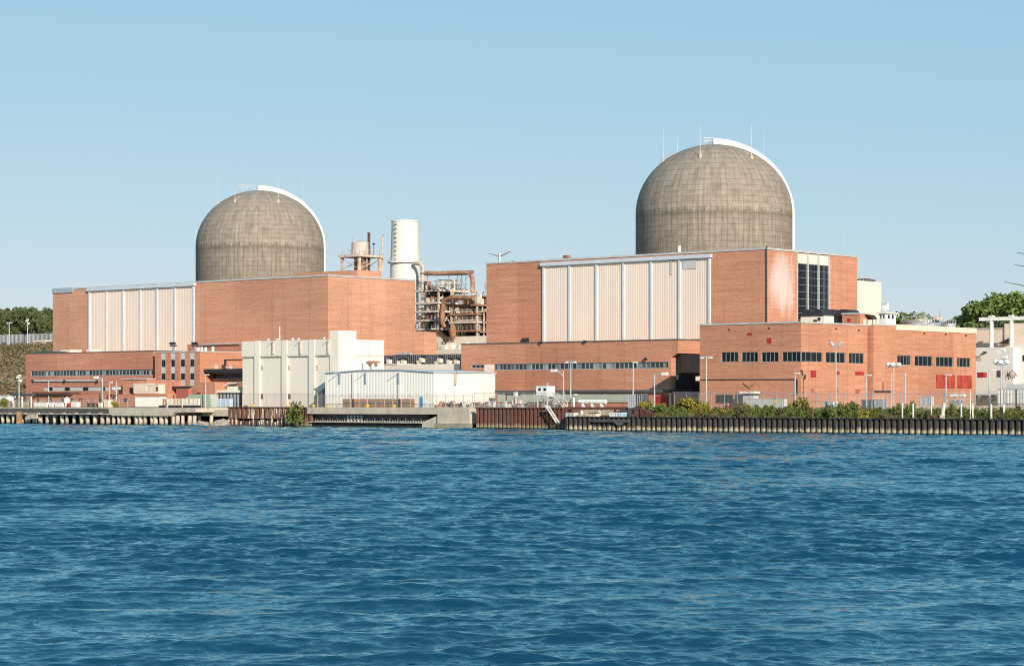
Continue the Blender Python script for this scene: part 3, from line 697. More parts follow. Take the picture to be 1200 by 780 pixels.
for a, c, p, q in ((949.8, 956.2, 434, 442), (978.5, 983.5, 434.8, 438.8), (1002, 1012, 435.5, 439.4)):
    r = rr(a, c, p, q, xc); b = MB(); b.box(xc + .003, xc + .06, r[0], r[1], r[2], r[3]); b.build('red_sign', 'redpaint', t)
# painted red characters on the wall near the ground
def wall_text(s, px, py, h, parent):
    cu = bpy.data.curves.new('painted_mark', 'FONT'); cu.body = s; cu.size = h; cu.extrude = .01; cu.offset = .018; cu.materials.append(M['redpaint'])
    tmp = bpy.data.objects.new('tmp', cu); C.objects.link(tmp)
    dg = bpy.context.evaluated_depsgraph_get(); me = bpy.data.meshes.new_from_object(tmp.evaluated_get(dg)); bpy.data.objects.remove(tmp)
    o = bpy.data.objects.new('painted_mark', me); C.objects.link(o); o.parent = parent
    p0 = ORG[parent.name]; o.location = Vector((xc + .02, YX(px, xc), ZX(py, px, xc))) - p0; o.rotation_euler = (math.radians(90), 0, math.radians(90)); ORG[o.name] = p0
    return o
wall_text('7X', 949.8, 460.2, 1.05, t); wall_text('9', 980, 460.4, 1.1, t); wall_text('200', 1002, 460.6, 1.1, t)
b = MB(); b.bar((xa, CY - .12, Z(444, 880, CY)), (X(934.2, CY), CY - .12, Z(444.2, 934, CY)), .13); b.bar((X(934.2, CY), CY - .12, Z(444, 934, CY)), (X(934.2, CY), CY - .12, Z(462, 934, CY)), .22); b.build('conduit', 'dark', t)
b = MB(); b.bar((X(871, CY), CY - .1, Z(448.6, 871, CY)), (X(877.8, CY), CY - .1, Z(454.8, 877, CY)), .07); b.bar((X(877.8, CY), CY - .1, Z(454.8, 877, CY)), (X(885.5, CY), CY - .1, Z(448.6, 885, CY)), .07); b.build('hanging_cable', 'dark', t)
r = fr(840, 859, 462.5, 471, CY)
window(t, 'f', CY - .38, r, 4, 1, .15, 'dark', 'glass', .4)
for px, py in ((854, 386), (901, 384.4)): b = MB(); fbox(b, px - .8, px + .8, py - .8, py + .8, CY - .12, .115); b.build('wall_scupper', 'dark', t)
for px, py in ((979.6, 385), (1006, 386.8), (1083, 390.5), (1108, 391.5), (1132, 393)): 
    r = rr(px - .8, px + .8, py - .8, py + .8, xc); b = MB(); b.box(xc + .003, xc + .12, r[0], r[1], r[2], r[3]); b.build('wall_scupper', 'dark', t)
b = MB(); r = rr(1024, 1044, 457.5, 458.8, xb); b.box(xb + .1, xb + .5, r[0], r[1], r[2], r[3]); y_ = YX(1034, xb); b.bar((xb + .2, y_, r[3]), (xb + .2, y_, ZX(448, 1034, xb)), .09); b.build('cable_tray', 'dark', t)
b = MB(); x = X(818.8, CY); b.box(x - .5, x + .25, CY - .35, CY - .003, Z(446, 819, CY), Z(440.8, 819, CY)); b.build('junction_box', 'white', t)

# things on the control building's roof (they sit back from the right face)
def hump(xA, xB, y, dep, z0, z1, n=12):
    b = MB(); pts = [(xA, z0 - .01)]
    for k in range(1, n):
        u = -1 + 2 * k / n; pts.append((xA + (xB - xA) * (k / n), z0 + (z1 - z0) * (1 - abs(u) ** 3.5)))
    b.prism(pts + [(xB, z0 - .01)], 'y', y, y + dep); return b
y_ = YX(966, xc - 3.0); r = fr(938.3, 965.8, 370.3, 380, y_)
t = thing('chiller_unit', 'white roof unit with rounded black covers in front of the tall dark window', 'roof unit', ((r[0] + r[1]) / 2, y_ + 2, zt))
MB().box(r[0], r[1], y_, y_ + 3.5, zt - .05, r[3]).build('casing', 'white', t)
xm_ = (r[0] + r[1]) / 2; zh = Z(362.4, 952, y_)
hump(r[0] + .2, xm_, y_ - .15, 3.8, r[3], zh).build('cover', 'dark', t); hump(xm_ + .02, r[1] - .1, y_ - .15, 3.8, r[3], zh).build('cover', 'dark', t)
q = fr(958.5, 961.5, 371.8, 375.6, y_); MB().box(q[0], q[1], y_ - .08, y_ - .003, q[2], q[3]).build('access_panel', 'dark', t)
q = fr(953.5, 957.5, 374.5, 378.5, y_); MB().box(q[0], q[1], y_ - .1, y_ - .003, q[2], q[3]).build('fan_grille', 'dark', t)
yp = YX(1007.5, xc - 2.5); y_ = yp + .8
for a, c, lab in ((966.3, 979, 'black hump backed roof unit next to the white one'), (979.3, 996.5, 'black hump backed roof unit touching the brick penthouse')):
    r = fr(a, c, 371, 380, y_); t = thing('cooling_unit', lab, 'roof unit', ((r[0] + r[1]) / 2, y_ + 2, zt), 'black roof units')
    MB().box(r[0], r[1], y_, y_ + 4, zt - .05, r[3]).build('casing', 'dark', t); hump(r[0], r[1], y_ - .1, 4.2, r[3], Z(362.6, a, y_)).build('hood', 'dark', t)
    MB().box(r[1] - 1.5, r[1] - .6, y_ - .1, y_ - .003, zt, r[3] - .6).build('vent_grille', 'steel', t)
x_ = xc - 2.5; r = fr(986.8, 1007.5, 368.2, 380, yp); ye = YX(1017, x_)
t = thing('penthouse', 'small brick penthouse with a red plate and a pale door on the roof', 'penthouse', ((r[0] + x_) / 2, (yp + ye) / 2, zt))
MB().box(r[0], x_, yp, ye, zt - .05, r[3]).build('wall', 'brick', t)
MB().box(r[0] - .15, x_ + .15, yp - .15, ye + .1, r[3] + .003, r[3] + .3).build('roof', 'coping', t)
q = fr(993.5, 996.8, 373, 376.8, yp); MB().box(q[0], q[1], yp - .08, yp - .003, q[2], q[3]).build('red_plate', 'redpaint', t)
MB().box(x_ + .003, x_ + .08, YX(1011, x_), YX(1014.6, x_), zt, ZX(373.8, 1012, x_)).build('door', 'tan', t)
x_ = xc - 1.5; ya_, yb_ = YX(1018, x_), YX(1028.5, x_)
b = MB(); b.prism([(ya_, ZX(368.4, 1018, x_)), (yb_ - 1.2, ZX(369.2, 1026, x_)), (yb_, ZX(373.8, 1028, x_)), (ya_ + 1.6, ZX(374.4, 1022, x_))], 'x', x_ - 3, x_)
for yy in (ya_ + 1.8, yb_ - .3): b.bar((x_ - .2, yy, zb2), (x_ - .2, yy, ZX(373, 1024, x_)), .1)
tag(b.build('canopy', 'dark'), 'slanted dark canopy between the brick penthouse and the white cabin', 'canopy')
x_ = xb - .9; ya_ = YX(1038, x_); yb_ = YX(1049.8, x_); z1 = Z(367.3, 1038, ya_); xl = X(1029.8, ya_)
t = thing('lookout_cabin', 'white lookout cabin with dark windows on the roof edge', 'cabin', ((xl + x_) / 2, (ya_ + yb_) / 2, zb2))
wr = [(ya_ + (yb_ - ya_) * f0, ya_ + (yb_ - ya_) * f1, ZX(373.4, 1044, x_), ZX(369, 1044, x_)) for f0, f1 in ((.20, .44), (.60, .84))]
wf = [(xl + (x_ - xl) * f0, xl + (x_ - xl) * f1, Z(373.4, 1034, ya_), Z(368.9, 1034, ya_)) for f0, f1 in ((.14, .38), (.56, .8))]
shell(MB(), xl, x_, ya_, yb_, zb2 + .03, z1, front=wf, right=wr, rec=.2).build('wall', 'paint', t)
for r in wr: MB().box(x_ - .19, x_ - .12, r[0] + .02, r[1] - .02, r[2] + .02, r[3] - .02).build('window', 'glass', t)
for r in wf: MB().box(r[0] + .02, r[1] - .02, ya_ + .12, ya_ + .19, r[2] + .02, r[3] - .02).build('window', 'glass', t)
MB().box(xl - .4, x_ + .4, ya_ - .4, yb_ + .4, z1 + .003, z1 + .3).build('roof', 'white', t)

# roof tanks seen over the far end
zz0 = zc2 - .3
for pa, pb, pt, xx, lab in ((1057.5, 1102, 375.4, xc - 14, 'wide grey round tank rim behind the tan roof edge'), (1103, 1120, 379.2, xc - 10, 'smaller pale round tank at the far end of the tan roof edge')):
    ya_, yb_ = YX(pa, xx), YX(pb, xx); cy_ = (ya_ + yb_) / 2; r_ = (yb_ - ya_) * .5 * abs(.9); pm = (pa + pb) / 2
    # a circle seen edge-on: radius from its width in metres across the view
    d_ = cy_ / ray(pm)[1]; r_ = (pb - pa) / 2 * d_ / F
    t = thing('round_tank', lab, 'tank', (xx, cy_, GZ), 'round tanks behind the roof')
    MB().lathe(xx, cy_, [(r_, GZ), (r_, ZX(pt + 2.6, pm, xx)), (r_ * 1.03, ZX(pt + 2.6, pm, xx) + .01), (r_ * 1.03, ZX(pt, pm, xx)), (r_ * .97, ZX(pt, pm, xx))], 40).build('shell', 'steel', t)
    b = MB()
    for k in range(24):
        a = 2 * math.pi * k / 24; p = (xx + r_ * math.cos(a), cy_ + r_ * math.sin(a)); b.bar((*p, ZX(pt, pm, xx)), (*p, ZX(pt, pm, xx) + .9), .05)
        q_ = (xx + r_ * math.cos(a + .262), cy_ + r_ * math.sin(a + .262)); b.bar((*p, ZX(pt, pm, xx) + .9), (*q_, ZX(pt, pm, xx) + .9), .05)
    b.build('railing', 'pole', t)
x_ = xc - 9; b = MB()
for px, pt in ((1080, 372), (1083, 370.5), (1087, 373), (1095, 372), (1101, 363), (1104, 371), (1090, 372.5)):
    y_ = YX(px, x_); b.bar((x_, y_, zc2), (x_, y_, ZX(pt, px, x_)), .13)
for px0, px1, p0, p1 in ((1077, 1083, 373, 376), (1098, 1104, 371, 375), (1084, 1087, 372, 375)):
    b.m = 1; b.box(x_ - 1, x_, YX(px0, x_), YX(px1, x_), ZX(p1, px0, x_), ZX(p0, px0, x_))
b.m = 0; b.bar((x_, YX(1080, x_), ZX(374, 1080, x_)), (x_, YX(1104, x_), ZX(374, 1104, x_)), .1)
tag(b.build('roof_pipework', ['steel', 'rack']), 'tangle of pipes and a thin mast on the tank roof', 'pipework')
# cream tank block behind the tall window end
xt_ = X(1001, 440); ya_, yb_ = YX(1000.5, xt_), YX(1032.8, xt_); zt2 = ZX(329.5, 1018, xt_)
t = thing('tank_block', 'plain cream block with a dark domed tank lid behind the brick hall end', 'tank block', (xt_ - 5, (ya_ + yb_) / 2, GZ))
MB().box(xt_ - 10, xt_, ya_, yb_, GZ, zt2).build('wall', plain('cream_block', (.66, .56, .46), .8, 0, .08), t)
yc_ = YX(1013, xt_ - 4); MB().lathe(xt_ - 4, yc_, [(2.6, zt2), (2.6, zt2 + .6), (1.5, zt2 + .9), (.4, zt2 + 1.0)], 24).build('tank_lid', 'concdark', t)
b = MB()
for k in range(9): yy_ = ya_ + (yb_ - ya_) * k / 8; b.bar((xt_ - .2, yy_, zt2), (xt_ - .2, yy_, zt2 + .9), .06)
b.bar((xt_ - .2, ya_, zt2 + .9), (xt_ - .2, yb_, zt2 + .9), .06); b.build('railing', 'rack', t)
y_ = 470; x_ = X(1035, y_)
t = thing('vent_cowl', 'grey round vent hood with a white mast behind the lookout cabin', 'vent', (x_, y_, GZ))
MB().lathe(x_, y_, [(1.6, GZ), (1.6, Z(364, 1035, y_)), (1.3, Z(358, 1035, y_)), (.4, Z(355, 1035, y_))], 16).build('hood', 'steel', t)
MB().tube([(X(1040, y_), y_, GZ), (X(1040, y_), y_, Z(355, 1040, y_))], .4, 8).build('mast', 'paint', t)

# ------------------------------------------------------------------ left unit: heater bay, admin block, low yard buildings
LY = 366.0
xa, xc = X(30, LY), X(179.8, LY); zt = Z(411.3, 180, LY)
t = thing('heater_bay', 'long low brick wing with a dark window strip next to the scrubby hillside', 'brick wing', ((xa + xc) / 2, LY, GZ), 'low brick wings in front of the halls')
ws = (X(36.2, LY), X(179.3, LY), Z(440.2, 108, LY), Z(433.3, 108, LY))
xe = X(300, LY)
shell(MB(), xa, xc, LY, HY - .3, GZ, zt, front=[ws]).build('wall', 'brick_dark', t)
window(t, 'f', LY, ws, 37, 1, .13, 'steel', 'glass_strip'); coping(t, xa, xc, LY, HY - .9, zt, .2, .1, 'concdark')
for px0, px1, pt in ((71, 82, 409.8), (101, 106, 409.5)):
    r = fr(px0, px1, pt, 415.5, LY + 9); tag(MB().box(r[0], r[1], LY + 9, LY + 13, zt, r[3]).build('roof_hut', 'white'), 'small white roof hut at the foot of the blank brick end' if px0 == 71 else 'small white roof hut at the foot of the siding', 'roof hut')
r = fr(42, 64, 413.8, 416.5, LY + 4); tag(MB().box(r[0], r[1], LY + 4, LY + 8, zt, r[3] + .5).build('green_awning', 'green'), 'dark green canvas screen on the low roof edge', 'screen')

DY = 364.7
xa, xc = X(181.5, DY), X(234.3, DY); zt = Z(412.2, 234, DY); yb = YX(287, xc)
yb = min(yb, HY - .4)
t = thing('admin_block', 'brick office block with four tall grey window strips', 'office block', ((xa + xc) / 2, (DY + yb) / 2, GZ))
strips = [fr(a, c, 413.2, 452, DY) for a, c in ((189, 194.2), (200.3, 205.2), (211.5, 217), (222.6, 228))]
z1 = Z(413.0, 210, DY)
shell(MB(), xa, xc, DY, yb, GZ, zt, front=strips, rec=.3).build('wall', 'brick', t)
for r in strips:
    b = MB(); b.box(r[0] + .01, r[1] - .01, DY + .06, DY + .28, r[2] + .01, r[3] - .01); p = b.build('window_strip', 'greypanel', t)
    w_ = r[1] - r[0]
    for pt, pb in ((421.2, 429.4), (437.2, 444.6)):
        za_, zb_ = Z(pb, 210, DY), Z(pt, 210, DY)
        for k in range(2):
            q0 = r[0] + w_ * (.10 + .42 * k); MB().box(q0, q0 + w_ * .37, DY + .02, DY + .10, za_, zb_).build('pane', 'glass', p)
coping(t, xa, xc, DY, yb, zt, .25, .1)
b = MB(); b.box(X(219.5, DY + 14), X(300, DY + 14), DY + 14, DY + 20, zt - .1, Z(402.8, 250, DY + 14)); b.build('upper_storey', 'brick_dark', t)
b = MB(); b.bar((X(236, DY + 13.5), DY + 13.5, Z(403.5, 236, DY + 13)), (X(281, DY + 13.5), DY + 13.5, Z(402, 281, DY + 13)), .3); b.build('roof_duct', 'pole', t)
for px, pt in ((232.5, 407), (236.5, 406.5), (241, 406.8), (249.5, 406)):
    x__ = X(px, DY + 8); MB().lathe(x__, DY + 8, [(.35, zt), (.35, Z(pt + 2, px, DY + 8)), (.42, Z(pt + 1.4, px, DY + 8)), (.3, Z(pt, px, DY + 8))], 10).build('roof_vent', 'paint', t)
for px in (203.5, 229.2):
    x__ = X(px, DY + 2.5); y__ = DY + 2.5; zz = Z(404.5, px, y__)
    g = thing('floodlight_mast', 'dark cluster of floodlights on the office roof, ' + ('farther from' if px < 210 else 'nearer to') + ' the white building', 'floodlight', (x__, y__, zt), 'roof floodlights')
    MB().box(x__ - .22, x__ + .22, y__ - .22, y__ + .22, zt, zz).build('mast', 'steel', g)
    for s_ in (-1, 1): MB().box(x__ + s_ * .55 - .38, x__ + s_ * .55 + .38, y__ - .6, y__ - .1, zz + .1, zz + .8).build('lamp', 'dark', g)
    MB().box(x__ - 1.2, x__ + 1.2, y__ - .1, y__ + .1, zz - .3, zz).build('bracket', 'dark', g)
# lower wing with the dark overhanging canopy
WY = 368.5
x0, x1 = X(240.5, WY), X(300, WY); z1 = Z(436.4, 260, WY)
wsr = fr(245.2, 292, 437, 443.6, WY)
t = thing('canopy_wing', 'brick wing under a dark overhanging canopy beside the white building', 'brick wing', ((x0 + x1) / 2, WY, GZ))
shell(MB(), x0, x1, WY, WY + 10, GZ, z1, front=[wsr]).build('wall', 'brick', t)
window(t, 'f', WY, wsr, 13, 1, .13, 'steel', 'glass')
b = MB(); ztc = Z(432.2, 260, WY); b.prism([(x0 - 1.6, ztc), (x0 + .2, z1 + .003), (x1, z1 + .003), (x1, ztc)], 'y', WY - 2.6, WY + 9); b.build('canopy', 'dark', t)
b = MB(); fbox(b, 262.5, 284, 420.8, 422.2, WY + 2, .4); fbox(b, 262.5, 264, 422.3, 429, WY + 2, .4); b.build('roof_frame', 'dark', t)
b = MB(); x__ = X(247, WY); b.box(x__ - .5, x__ + .5, WY + 1, WY + 2, ztc + .003, ztc + 1.0); b.build('roof_vent', 'greypanel', t); x__ = X(265, WY); MB().lathe(x__, WY + 1.5, [(.55, ztc), (.55, ztc + .4), (.2, ztc + .7)], 10).build('roof_vent', 'greypanel', t)
# stepped gable roofs before it
b = MB(); fy = 352.5
b.prism([(X(252, fy), Z(457.4, 252, fy)), (X(268, fy), Z(448.2, 268, fy)), (X(284, fy), Z(448.2, 284, fy)), (X(284, fy), Z(449.3, 284, fy)), (X(268.6, fy), Z(449.5, 268, fy)), (X(252, fy), Z(458.8, 252, fy))], 'y', fy, fy + 3)
tag(b.build('stair_cover', 'white'), 'white sloping stair cover beside the white building', 'stair cover')
r = fr(252.5, 283, 457, 475, 351)
t = thing('entrance_shed', 'low dark fronted shed with a white roof beside the white building', 'shed', ((r[0] + r[1]) / 2, 351, GZ))
MB().box(r[0], r[1], 351, 355, GZ, r[3] - .6).build('wall', 'concdark', t); MB().box(r[0] - .5, r[1], 350.5, 355, r[3] - .598, r[3]).build('roof', 'white', t)
b = MB(); 
for px in range(255, 283, 4): x__ = X(px, 350.9); b.box(x__ - .25, x__ + .25, 350.8, 350.99, GZ, r[3] - .9)
b.build('post', 'steel', t)
r = fr(266, 279, 452.5, 456.5, 351.5); tag(MB().box(r[0], r[1], 351.5, 353.5, fr(0, 1, 457, 457, 351)[2] if False else Z(457, 272, 351) + .003, r[3]).box(r[0] + 1, r[1] - 1.2, 351.4, 351.49, r[2] + .3, r[2] + .8).build('air_conditioner', 'white'), 'white air conditioner box on the low shed roof', 'air conditioner')
for k, (a, c) in enumerate(((245.5, 251), (251.3, 257), (257.3, 263), (263.3, 269))):
    r = fr(a, c, 466.8, 477, 348.5); tag(MB().box(r[0], r[1], 348.5, 349.6, GZ, r[3]).box(r[0] + .2, r[0] + .35, 348.4, 348.5, GZ, r[3]).build('steel_cabinet', 'bluebox'), 'pale blue grey steel cabinet standing in a row before the dark shed', 'cabinet', 'blue grey cabinets')
# black loading bay, red slatted box and grey sheds under the office block
r = fr(186, 226.5, 452.6, 456, DY - 3)
b = MB(); b.box(r[0], r[1], DY - 3, DY - .02, r[2], r[3]); 
for px in (194, 217): x__ = X(px, DY - 2.8); b.box(x__ - .3, x__ + .3, DY - 2.9, DY - 2.3, GZ, r[2] + .01)
tag(b.build('loading_canopy', 'dark'), 'dark flat canopy along the foot of the office block', 'canopy')
r = fr(206.5, 220, 455.2, 464.5, 347); tag(MB().box(r[0], r[1], 347, 348.3, GZ, r[3]).build('slatted_skip', plain('slatted_red', (.40, .11, .07), .7, 0, .4, (3, 3, .1))), 'red slatted skip below the dark canopy', 'skip')
r = fr(220.5, 252, 455, 478, 350); b = MB(); b.prism([(r[0], GZ), (r[0], Z(455.6, 221, 350)), (X(236, 350), Z(447.5, 236, 350)), (r[1], Z(447.5, 250, 350)), (r[1], GZ)], 'y', 350, 356); tag(b.build('brick_lean_to', 'brick'), 'orange brick lean to with a sloping top beside the lamp pole', 'lean-to')
r = fr(217.5, 247, 461.8, 477, 346.6); b = MB(); b.prism([(r[0], Z(466, 220, 346.6)), (r[0] + 1.6, r[3]), (r[1] - .5, r[3]), (r[1], Z(466, 246, 346.6)), (r[1], GZ), (r[0], GZ)], 'y', 346.6, 348.8); tag(b.build('grey_shed', 'greenfascia'), 'low grey roofed shed at the foot of the lean to', 'shed')

# low yard buildings before the left wing
KY = 352.0
r = fr(37.5, 166, 446.3, 477, KY); t = thing('workshop', 'flat brick workshop with a pale panel strip and small dark panes', 'workshop', ((r[0] + r[1]) / 2, KY, GZ))
st = fr(51.3, 127.5, 453.5, 457.8, KY)
shell(MB(), r[0], r[1], KY, LY - 1, GZ, r[3], front=[st], rec=.25).build('wall', 'brick_dark', t)
b = MB(); b.box(st[0] + .01, st[1] - .01, KY + .1, KY + .24, st[2] + .01, st[3] - .01); p = b.build('panel_strip', 'greypanel', t)
for a, c in ((57.7, 61.3), (75.8, 81.7), (97.2, 103.2), (119.2, 122.8)):
    q = fr(a, c, 453.8, 457.3, KY); MB().box(q[0], q[1], KY + .02, KY + .12, q[2], q[3]).build('pane', 'glass', p)
b = MB(); b.bar((X(40, KY), KY - .2, Z(445.9, 40, KY)), (X(116, KY), KY - .2, Z(445.6, 116, KY)), .4); b.build('roof_gutter', 'coping', t)
for px in (40, 77.5, 115.5): x__ = X(px, KY); MB().box(x__ - .35, x__ + .35, KY - .7, KY - .3, Z(447.3, px, KY), Z(445, px, KY)).build('floodlight', 'dark', t)
KY2 = 346.8
r = fr(38, 158, 462, 478, KY2); t = thing('yard_building', 'long single storey brick building with small square windows at the quay', 'low building', ((r[0] + r[1]) / 2, KY2, GZ))
wn = [fr(a, c, 467, 470.8, KY2) for a, c in ((43, 45.8), (57.9, 60.6), (71.5, 74.3), (82.4, 85.8), (92.3, 96), (115.3, 118.8), (144.3, 149.5))]
shell(MB(), r[0], r[1], KY2, 349.1, GZ, r[3], front=wn, rec=.25).build('wall', 'brick_dark', t)
for q in wn: window(t, 'f', KY2, q, 1, 1, .1, 'rack', 'glass', .25) if False else MB().box(q[0] + .02, q[1] - .02, KY2 + .12, KY2 + .2, q[2] + .02, q[3] - .02).build('window', 'glass', t)
b = MB(); fbox(b, 38, 83, 459.2, 462.2, KY2 - .8, 3); b.build('roof_hood', 'rustdark', t)
b = MB(); fbox(b, 38, 75, 462.4, 463.6, KY2 - .5, .49); b.build('eaves', 'concdark', t)
KY3 = 349.2
r = fr(143.8, 172, 444.6, 461, KY3); t = thing('orange_hut', 'orange brick hut with a narrow dark door above the low building', 'hut', ((r[0] + r[1]) / 2, KY3, GZ))
MB().box(r[0], r[1], KY3, KY - .05, GZ, r[3]).build('wall', 'brick', t); MB().box(r[0] - .2, r[1] + .2, KY3 - .3, KY - .05, r[3] + .003, r[3] + .3).build('roof', 'coping', t)
q = fr(152, 156, 454, 460.4, KY3); MB().box(q[0], q[1], KY3 - .08, KY3 - .003, q[2], q[3]).build('door', 'dark', t)
KY4 = 347.2
for (a, c, lab) in ((156.5, 173.2, 'tan boxy trailer right beside the narrow dark door'), (174.6, 186, 'smaller tan boxy trailer by the black canopy')):
    r = fr(a, c, 450.2 if a < 160 else 451, 461, KY4); t = thing('office_trailer', lab, 'trailer', ((r[0] + r[1]) / 2, KY4, Z(461, a, KY4)), 'tan trailers on the roof terrace')
    MB().box(r[0], r[1], KY4, KY4 + 2, r[2], r[3]).build('body', 'tan', t); MB().box(r[0] - .1, r[1] + .1, KY4 - .1, KY4 + 2, r[3] + .003, r[3] + .2).build('roof', 'white', t)
    MB().box(r[1] - 1.0, r[1] - .3, KY4 - .06, KY4 - .003, r[2] + .6, r[3] - .4).build('door', 'white' if a < 160 else 'rustdark', t)
r = fr(110, 196, 461.2, 478, 346.9); b = MB(); b.box(X(158.2, 346.9), X(196, 346.9), 346.9, 349.1, GZ, Z(461.3, 150, 346.9)); tag(b.build('terrace_block', 'brick'), 'low orange brick terrace that carries the tan trailers', 'terrace')
# ------------------------------------------------------------------ tall off-white building
TY = 349.0
xa, xm, xc = X(283.3, TY), X(386.5, TY), X(396.8, TY)
zm = Z(398.6, 340, TY); zt = Z(387.2, 390, TY); ledge = Z(416.5, 330, TY); yt = YX(417.6, xc); yb = YX(449.8, xc)
t = thing('intake_building', 'tall offwhite panelled building with pilasters and a taller corner tower', 'panelled building', ((xa + xc) / 2, TY + 8, GZ))
MB().box(xa, xm, TY + .25, yb, GZ, zm).build('wall', 'white', t)
pil = [(298.8, 304.8), (330.8, 336.8), (362.6, 369)]
edges = [283.3] + [e for p in pil for e in p] + [386.5]
for k in range(0, len(edges), 2):
    a, c = X(edges[k], TY) + .003, X(edges[k + 1], TY) - .003
    MB().box(a, c, TY - .05, TY + .247, ledge, zm).build('parapet_panel', 'white', t)
    MB().box(a, c, TY - .1, TY + .247, ledge - .25, ledge - .003).build('ledge', 'rack', t)
for p in pil: MB().box(X(p[0], TY), X(p[1], TY), TY - .22, TY + .247, GZ, zm + .08).build('pilaster', 'white', t)
for px0, px1 in ((304.9, 307.4), (328.8, 330.7), (336.9, 339.6), (360.8, 362.5), (369.1, 372.4)):
    for pt, pb in ((428, 433.2), (461.2, 467.2)):
        q = fr(px0, px1, pt, pb, TY); MB().box(q[0] + .01, q[1], TY + .15, TY + .247, q[2], q[3]).build('louvre', 'rack' if pt < 440 else 'rustdark', t)
for px in (320.8, 352.8, 385.6):
    x = X(px, TY); b = MB(); b.box(x - .2, x + .2, TY - .4, TY - .06, Z(414.5, px, TY), zm - .1); b.build('downpipe', 'rack', t)
    MB().bar((x, TY - 1.3, zm - .25), (x, TY - .1, zm - .25), .10).build('outrigger', 'steel', t)
MB().box(xm + .003, xc, TY, yt, GZ, zt).build('tower', 'white', t)
MB().box(xc - 6, xc - .01, yt + .003, yb, GZ, zm).build('rear_wing', 'white', t)
b = MB(); y_ = YX(433, xc); b.bar((xc + .02, y_, Z(430, 433, TY)), (xc + .02, y_, zm), .12); b.bar((xc + .02, yt, ZX(416.8, 433, xc)), (xc + .02, yb, ZX(416.8, 433, xc)), .12); b.build('panel_joint', 'rack', t)
x = X(327.7, TY + 2); tag(MB().tube([(x, TY + 2, zm), (x, TY + 2, Z(383, 327, TY + 2))], .13, 6).build('roof_mast', 'paint'), 'thin white mast on the tall offwhite building', 'mast')
for px in (314.5, 325, 343, 350, 380):
    x = X(px, TY + 1.5); tag(MB().lathe(x, TY + 1.5, [(.25, zm), (.25, zm + .3), (.45, zm + .3), (.35, zm + .5), (.1, zm + .6)], 10).build('roof_vent', 'greypanel'), 'small mushroom vent on the roof of the tall offwhite building', 'roof vent', 'mushroom vents')
# low link between it and the nearer heater bay
LKY = 371.5
r = fr(433, 540, 426.7, 470, LKY); t = thing('link_block', 'low cream block behind the white shed roof', 'low block', ((r[0] + r[1]) / 2, LKY, GZ))
MB().box(r[0], r[1] - .3, LKY, LKY + 6, GZ, Z(427, 470, LKY)).build('wall', 'white', t); MB().box(r[0] - .1, X(466, LKY), LKY - .12, LKY + 5.9, Z(427, 470, LKY) + .003, Z(426, 470, LKY)).build('parapet', 'white', t)
y_ = 386.0; x0, x1 = X(449.5, y_), X(541, y_) + 6; zs = Z(415.6, 480, y_)
t = thing('grey_shed', 'dark grey ribbed metal wall with rooftop fans between the two brick halls', 'metal shed', ((x0 + x1) / 2, y_, GZ))
b = MB(); n = 50
for k in range(n):
    a = x0 + (x1 - x0) * k / n; w = (x1 - x0) / n; b.prism([(a, y_ - .01), (a + w * .3, y_ - .28), (a + w * .6, y_ - .28), (a + w * .8, y_ - .01)], 'z', GZ, zs)
b.build('ribbed_wall', 'charcoal', t); b = MB(); b.box(x0, x1, y_, y_ + 5, GZ, zs).build('wall', 'charcoal', t)
b = MB(); b.box(X(465, y_), X(482, y_), y_ - .5, y_ + .3, zs + .01, zs + .5).build('cap_flashing', 'coping', t)
for px, py in ((455.5, 423), (472.5, 424), (467.5, 425), (491, 424.5), (494, 421.5), (512, 425.5), (515, 422), (526, 424), (534.5, 424)):
    x = X(px, y_ - 1); z = Z(py, px, y_ - 1); b = MB(); b.box(x - .5, x + .5, y_ - 1.3, y_ - .29, z - .6, z + .5); b.m = 1; b.box(x + .1, x + .8, y_ - 1.2, y_ - .29, z + .5, z + 1.1); b.m = 0; b.bar((x - .8, y_ - .6, z - 1.2), (x + .3, y_ - .6, z), .25)
    b.build('wall_fan', ['white', 'dark'], t)
x = X(426, 351.5 + 14); y_ = YX(427, xc) ; z = lambda p: ZX(p, 427, xc)
b = MB(); b.tube([(xc + 1.0, y_ - 1, z(434)), (xc + 1.0, y_ - 1, z(424.5)), (xc + 1.0, y_ - .4, z(422)), (xc + 1.0, y_ + .6, z(421.4)), (xc + 1.0, y_ + 1.4, z(423)), (xc + 1.0, y_ + 1.7, z(425)), (xc + 1.0, y_ + 1.7, z(434))], .32, 8)
tag(b.build('gooseneck_vent', 'white2'), 'white gooseneck vent pipe above the white shed roof', 'vent pipe')
r = (YX(434, xc + 1.2), YX(444, xc + 1.2)); b = MB(); b.box(xc + .3, xc + 1.6, r[0], r[1], ZX(425.4, 439, xc + 1), ZX(422.8, 439, xc + 1))
tag(b.build('rusty_trough', 'rust'), 'small rusty trough hung high on the offwhite wall', 'trough')

